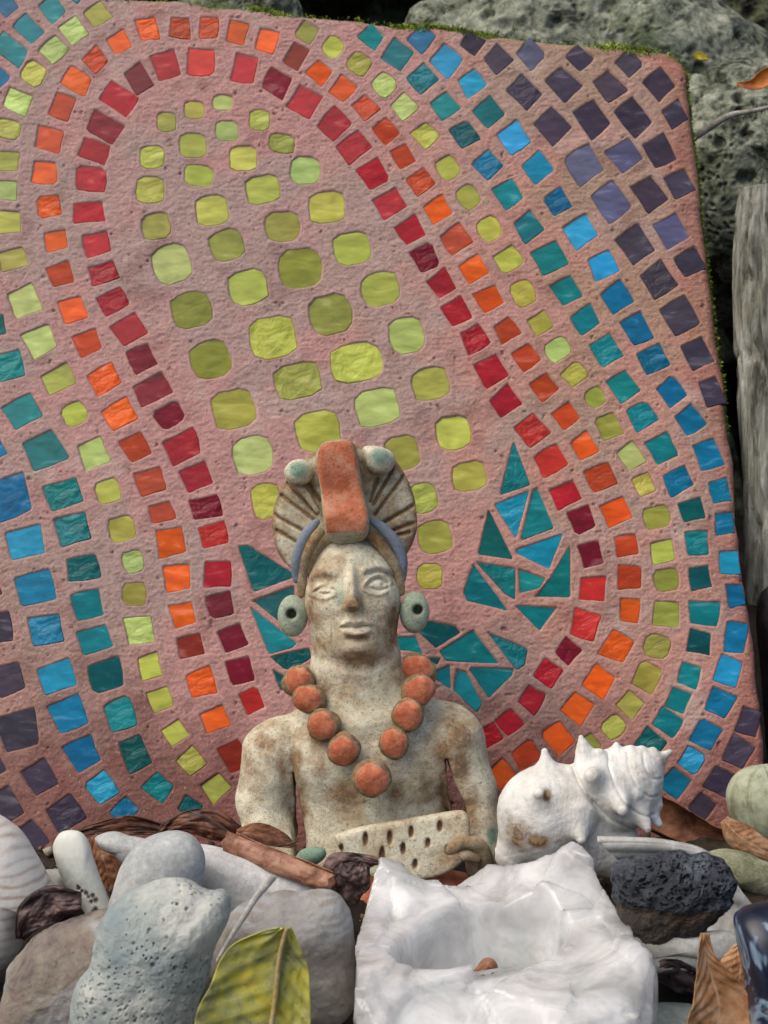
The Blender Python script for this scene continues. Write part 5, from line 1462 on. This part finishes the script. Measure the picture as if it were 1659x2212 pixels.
# rolled brown leaf etc. in front of the figure
def rolled(name, a, b, ra, rb, d, mat, label, turn=1.55, start=-0.2, wob=0.05, cat='leaf', lift=0.0):
    f = Frame(d)
    n = 70; m_ = 60
    t = np.linspace(0, 1, n)[None, :]
    th = (start + np.linspace(0, turn, m_)[:, None]) * math.pi
    a = np.array(a, float); b = np.array(b, float)
    c = a + (b - a) * t[..., None] + np.array([0, 0, -1.0]) * (lift * np.sin(math.pi * t))[..., None]
    ax_ = (b - a) / np.linalg.norm(b - a)
    e1 = np.cross(ax_, [0, 1.0, 0]); e1 /= np.linalg.norm(e1)
    e2 = np.cross(ax_, e1)
    R_ = (ra + (rb - ra) * t) * (1 - 0.16 * np.linspace(0, turn, m_)[:, None]) * (1 + wob * fbm(np.stack([th * 1.2 + 0 * t, t * 4 + 0 * th, 0 * th * t + ra], -1), 3) * 2)
    endw = 1 + 0 * t
    p = c + R_[..., None] * (np.cos(th)[..., None] * e1 + np.sin(th)[..., None] * e2) + ax_ * (8 * fbm(np.stack([th * 2 + 0 * t, 0 * t + 0 * th, 0 * t * th + rb], -1), 3) * (2 * t - 1))[..., None]
    ve = 0.35 * sstep(0.85, 1, np.sin(t * 40 + th * 0.8))
    o = sheet(name, f.w(p[..., 0], p[..., 1], p[..., 2]), mat, None, 0.0004, attrs={'vein': ve.ravel()})
    return meta(o, label, cat)
rolled('rolled_leaf', (490, 10, 1820), (716, -75, 1890), 30, 27, 0.715, L_BRN2, 'brown leaf rolled into a tube lying below the figure\'s left arm', turn=1.7, start=-0.75, wob=0.10)
leaf('curled_leaf', L_BRN, [(512, 0, 1800), (556, -14, 1796), (604, -6, 1812), (640, 0, 1830)], [8, 22, 18, 3], 0.73, curl=-0.25, label='reddish brown leaf propped against the figure above the rolled leaf', wave=0.2)
leaf('curled_leaf', L_DRK, [(850, -20, 1858), (806, -26, 1856), (764, -10, 1864), (732, 0, 1878), (712, 5, 1900)], [2, 12, 26, 36, 26], 0.715, curl=-0.7, label='dark crumpled leaf with a pointed tip lying in front of the tray', wave=0.5)
leaf('curled_leaf', L_DRK, [(790, 0, 1866), (770, -8, 1890), (750, 0, 1920), (744, 10, 1960)], [12, 40, 42, 30], 0.705, curl=-0.6, label='dark shrivelled leaf standing between the white tapered stone and the quartz', wave=0.6)
leaf('curled_leaf', L_BRD, [(346, 10, 1800), (396, 4, 1778), (460, 0, 1782), (520, 0, 1812)], [6, 22, 34, 20], 0.755, curl=-0.35, label='dark brown leaf lying at the slab foot behind the rounded stone', wave=0.45, vein=False)
leaf('curled_leaf', L_BRN, [(196, 6, 1810), (222, 0, 1850), (236, 0, 1900), (236, 0, 1960)], [14, 34, 36, 20], 0.735, curl=-0.7, label='upright brown leaf between the long pale stone and the rounded stone', wave=0.25)
leaf('curled_leaf', L_BRD, [(140, 20, 1808), (210, 20, 1796), (280, 20, 1786), (350, 20, 1796)], [5, 16, 22, 12], 0.77, curl=0.3, label='brown leaf lying flat against the slab foot at the left', wave=0.4, vein=False)
leaf('curled_leaf', L_DRK, [(44, 0, 2030), (70, -10, 1976), (120, -10, 1950), (176, 0, 1950)], [10, 36, 40, 20], 0.668, curl=-0.5, label='blackish curled leaf under the edge of the left shell', wave=0.5)
mtwig = stone_mat('twig_dark', (0.03, 0.02, 0.015), (0.07, 0.05, 0.04), (0.2, 0.17, 0.15), sc=200)
F72 = Frame(0.72)
for pts, r, lab in [([(410, 0, 1752), (450, -6, 1768), (482, -8, 1786), (505, -8, 1806)], 2.2, 'fine grey stalk rising from the rolled leaf'),
               ([(600, -30, 1822), (626, -34, 1816), (646, -38, 1808)], 2.4, 'short black stalk at the end of the reddish brown leaf'),
               ([(352, 0, 1812), (345, -6, 1790), (356, -8, 1776), (372, -8, 1768)], 1.6, 'thin bent stem arching behind the rounded stone')]:
    o = tube('stem', pts, r, mtwig, nth=8, n=40, frame=F72); meta(o, lab, 'twig')

# ---------------------------------------------------------------- right hand pile
m_sea = M('urchin')
col = m_sea.ramp(m_sea.noise(60, 8, 0.7), [(0.3, (0.17, 0.17, 0.10)), (0.5, (0.33, 0.36, 0.25)), (0.7, (0.45, 0.47, 0.35))])
m_sea.set(Base_Color=col, Roughness=0.8); m_sea.bump(m_sea.noise(400, 7, 0.7), 0.0006, 0.9)
def ribs(p): return -7 * np.exp(-(np.sin(np.arctan2(p[..., 0] - 1668 - 0.2 * (p[..., 2] - 1730), -p[..., 1]) * 5.0 + 0.6) / 0.20) ** 2)
st('ribbed_ball', [(1571, 1735), (1576, 1696), (1598, 1668), (1632, 1654), (1680, 1652), (1730, 1672), (1758, 1720), (1754, 1800), (1700, 1842), (1640, 1838), (1594, 1800)], 0.765, 92, m_sea.m,
   'pale green ribbed round shell at the right edge below the slab corner', 'shell', disp=ribs, amp=1.5, nth=240)
rolled('rolled_leaf', (1412, 0, 1760), (1576, -4, 1832), 44, 30, 0.765, L_BRN, 'wide curled brown leaf lying right of the conch shell', turn=1.1, start=-0.9, wob=0.08)
leaf('curled_leaf', L_TAN, [(1564, 0, 1770), (1590, -14, 1800), (1630, -18, 1826), (1700, -14, 1862)], [12, 34, 32, 16], 0.745, curl=-1.0, label='tan leaf folded over below the pale green ribbed shell', wave=0.2)
m_moss = stone_mat('mossy_stone', (0.14, 0.15, 0.07), (0.27, 0.28, 0.17), (0.42, 0.42, 0.33), sc=90, bump=0.001, speck=(0.6, 0.6, 0.55), speck_sc=700, speck_t=0.2)
st('mossy_stone', [(1524, 1850), (1560, 1834), (1610, 1842), (1660, 1862), (1740, 1900), (1740, 1950), (1660, 1940), (1600, 1920), (1550, 1900)], 0.725, 42, m_moss,
   'flat green-grey mossy stone behind the lava rock at the right edge', amp=4)
m_shl = stone_mat('oyster', (0.34, 0.34, 0.31), (0.50, 0.50, 0.47), (0.62, 0.62, 0.60), sc=40, bump=0.0006)
# grey oyster shell: thick wavy plate cradling the lava rock
f = Frame(0.675)
u_, t_ = np.meshgrid(np.linspace(0, 1, 120), np.linspace(0, 1, 50), indexing='ij')
outer = catmull([(1290, 1812), (1360, 1814), (1440, 1820), (1520, 1838), (1572, 1880), (1606, 1930), (1632, 1966), (1640, 2010), (1622, 2060), (1590, 2096), (1540, 2100), (1490, 2086), (1420, 2084), (1340, 2080)], 120, closed=False)
inner = np.array([1440, 1950])
pts2 = outer[:, None, :] * (1 - t_[..., None]) + inner * t_[..., None]
yo = 95 * sstep(0, 0.8, t_) - 60 * sstep(0.45, 1.0, u_) * (1 - t_) + 10 * fbm(np.stack([u_ * 7, t_ * 2, 0 * u_], -1), 3) + 3 * np.sin(t_ * 40 + 3 * u_)
o = sheet('oyster_shell', f.w(pts2[..., 0], yo, pts2[..., 1]), m_shl, None, 0.003); meta(o, 'grey-white hollow oyster shell cradling the black lava rock', 'shell')
st('shell_lip', [(1360, 2030), (1420, 2022), (1480, 2018), (1560, 2010), (1600, 2024), (1612, 2056), (1580, 2080), (1520, 2074), (1460, 2066), (1400, 2070), (1360, 2076)], 0.64, 26, m_shl, 'pale thick shell edge jutting out below the lava rock', 'shell fragment', amp=3)

ml = M('lava')
a = ml.noise(60, 8, 0.7)
pa = ml.attr('pit').outputs['Fac']
cr_ = ml.attr('crust').outputs['Fac']
col = ml.ramp(a, [(0.3, (0.012, 0.015, 0.020)), (0.5, (0.034, 0.041, 0.054)), (0.7, (0.095, 0.11, 0.135))])
colb = ml.ramp(ml.noise(150, 7, 0.7, seed=2), [(0.3, (0.010, 0.008, 0.006)), (0.55, (0.035, 0.026, 0.018)), (0.75, (0.10, 0.06, 0.035))])
col = ml.mix(ml.rng(cr_, 0.3, 0.7), col, colb)
col = ml.mix(pa, col, (0.006, 0.006, 0.010))
ml.set(Base_Color=col, Roughness=0.55); ml.bump(ml.noise(500, 8, 0.8, seed=5), 0.001, 1.0)
def lpit(p):
    p = p + 9 * np.stack([fbm(p / 14, 2), fbm(p / 14 + 5, 2), fbm(p / 14 + 9, 2)], -1)
    d1_, _, c1, _ = worley(p * np.array([1, 1, 1.25]) / 15.0)
    d2_, _, c2, _ = worley(p / 7.5 + 4)
    return np.maximum(sstep(0.46, 0.26, d1_) * (c1[..., 0] < 0.75), 0.8 * sstep(0.42, 0.24, d2_) * (c2[..., 0] < 0.6)) * sstep(1965, 1935, p[..., 2] + 12 * fbm(p * .02, 3) )
def lcr(p): return sstep(1940, 1962, p[..., 2] - 0.03 * (p[..., 0] - 1480) + 8 * fbm(p * .03, 3))
st('lava_rock', [(1332, 1866), (1360, 1856), (1420, 1856), (1480, 1846), (1530, 1838), (1572, 1848), (1592, 1868), (1620, 1890), (1636, 1930), (1650, 1958), (1634, 1976), (1612, 1990), (1580, 2020), (1540, 2040), (1480, 2048), (1420, 2050), (1378, 2056), (1360, 2020), (1350, 1960), (1330, 1920)][:0] or
   [(1322, 1868), (1345, 1856), (1400, 1852), (1460, 1846), (1520, 1842), (1556, 1850), (1572, 1872), (1582, 1900), (1576, 1928), (1582, 1948), (1570, 1968), (1548, 1992), (1520, 2014), (1480, 2034), (1430, 2050), (1380, 2054), (1350, 2030), (1332, 1980), (1322, 1920)], 0.648, 66, ml.m,
   'black porous lava rock with brown underside resting in the oyster shell', amp=5, disp=lambda p: -7 * lpit(p) + 6 * fbm(p * 0.05, 4) + 12 * fbm(p * 0.02, 2) - 9 * lcr(p) + 3.5 * np.abs(fbm(p * 0.12 + 4, 3)) * lcr(p), attrs={'pit': lpit, 'crust': lcr}, nth=520, nph=330, flat=0.9, y=-20)

leaf('curled_leaf', L_TAN, [(1510, -60, 2000), (1514, -50, 2050), (1530, -40, 2100), (1546, -34, 2160), (1540, -26, 2230), (1530, 0, 2320)], [9, 20, 44, 70, 74, 60], 0.600, curl=0.6, label='upright tan dry leaf in the lower right, left half of the folded pair', wave=0.12, nu=60, nv=110)
leaf('curled_leaf', L_TAN, [(1604, -10, 2036), (1594, -30, 2080), (1584, -40, 2130), (1576, -40, 2200)], [16, 46, 50, 24], 0.607, curl=-0.5, label='paler tan leaf fold behind the upright dry leaf in the lower right', wave=0.15, nu=60, nv=90)
mb = M('blue_glass')
wv = mb.noise(24, 3, 0.5, dist=3.0)
col = mb.ramp(wv, [(0.40, (0.004, 0.007, 0.020)), (0.54, (0.008, 0.016, 0.045)), (0.62, (0.20, 0.29, 0.38)), (0.70, (0.010, 0.02, 0.05)), (0.84, (0.34, 0.36, 0.33))])
mb.set(Base_Color=col, Roughness=0.35)
st('swirled_vessel', [(1588, 1986), (1606, 1964), (1640, 1954), (1700, 1950), (1800, 1990), (1840, 2120), (1800, 2300), (1700, 2380), (1630, 2330), (1622, 2220), (1612, 2120), (1596, 2040)], 0.590, 110, mb.m,
   'glossy dark blue and white swirled vessel cut off by the right edge', 'vessel', amp=2, flat=0.9)
st('flat_stone', [(1370, 2180), (1430, 2170), (1520, 2176), (1600, 2200), (1640, 2290), (1560, 2360), (1420, 2350), (1350, 2270)], 0.645, 90, stone_mat('stone_slate', (0.20, 0.23, 0.22), (0.30, 0.34, 0.33), (0.40, 0.44, 0.42), sc=50),
   'smooth grey stone in shade at the bottom between quartz and tan leaf', amp=2)
leaf('curled_leaf', L_DRK, [(1400, 0, 2110), (1440, -10, 2100), (1490, -10, 2120), (1530, 0, 2150)], [10, 30, 32, 10], 0.665, curl=-0.5, label='blackish leaf litter scrap in the shade under the shell edge', wave=0.5)
# dry crumb in the hollow of the quartz
leaf('dry_leaf_scrap', L_BRN, [(1000, 0, 2112), (1030, -6, 2102), (1055, -14, 2084), (1070, -4, 2100)], [3, 12, 20, 10], 0.615, curl=-1.1, label='small curled dry leaf scrap inside the hollow of the quartz', wave=0.3, nu=30, nv=40)

for o in list(COL.objects):
    if o.parent is None and o.get('category') and not o.get('group') and not o.get('kind'):
        n = o.name.split('.')[0]
        if n in ('curled_leaf', 'rolled_leaf', 'small_leaf', 'dry_leaf_scrap'): o['group'] = 'dry leaves lying about the shrine'
        if n == 'limestone_rock': o['group'] = 'limestone rocks behind the slab'
        if n == 'pebble': o['group'] = 'small grey pebbles between the stones'
        if n == 'stem': o['group'] = 'fine dry stalks by the rolled leaf'
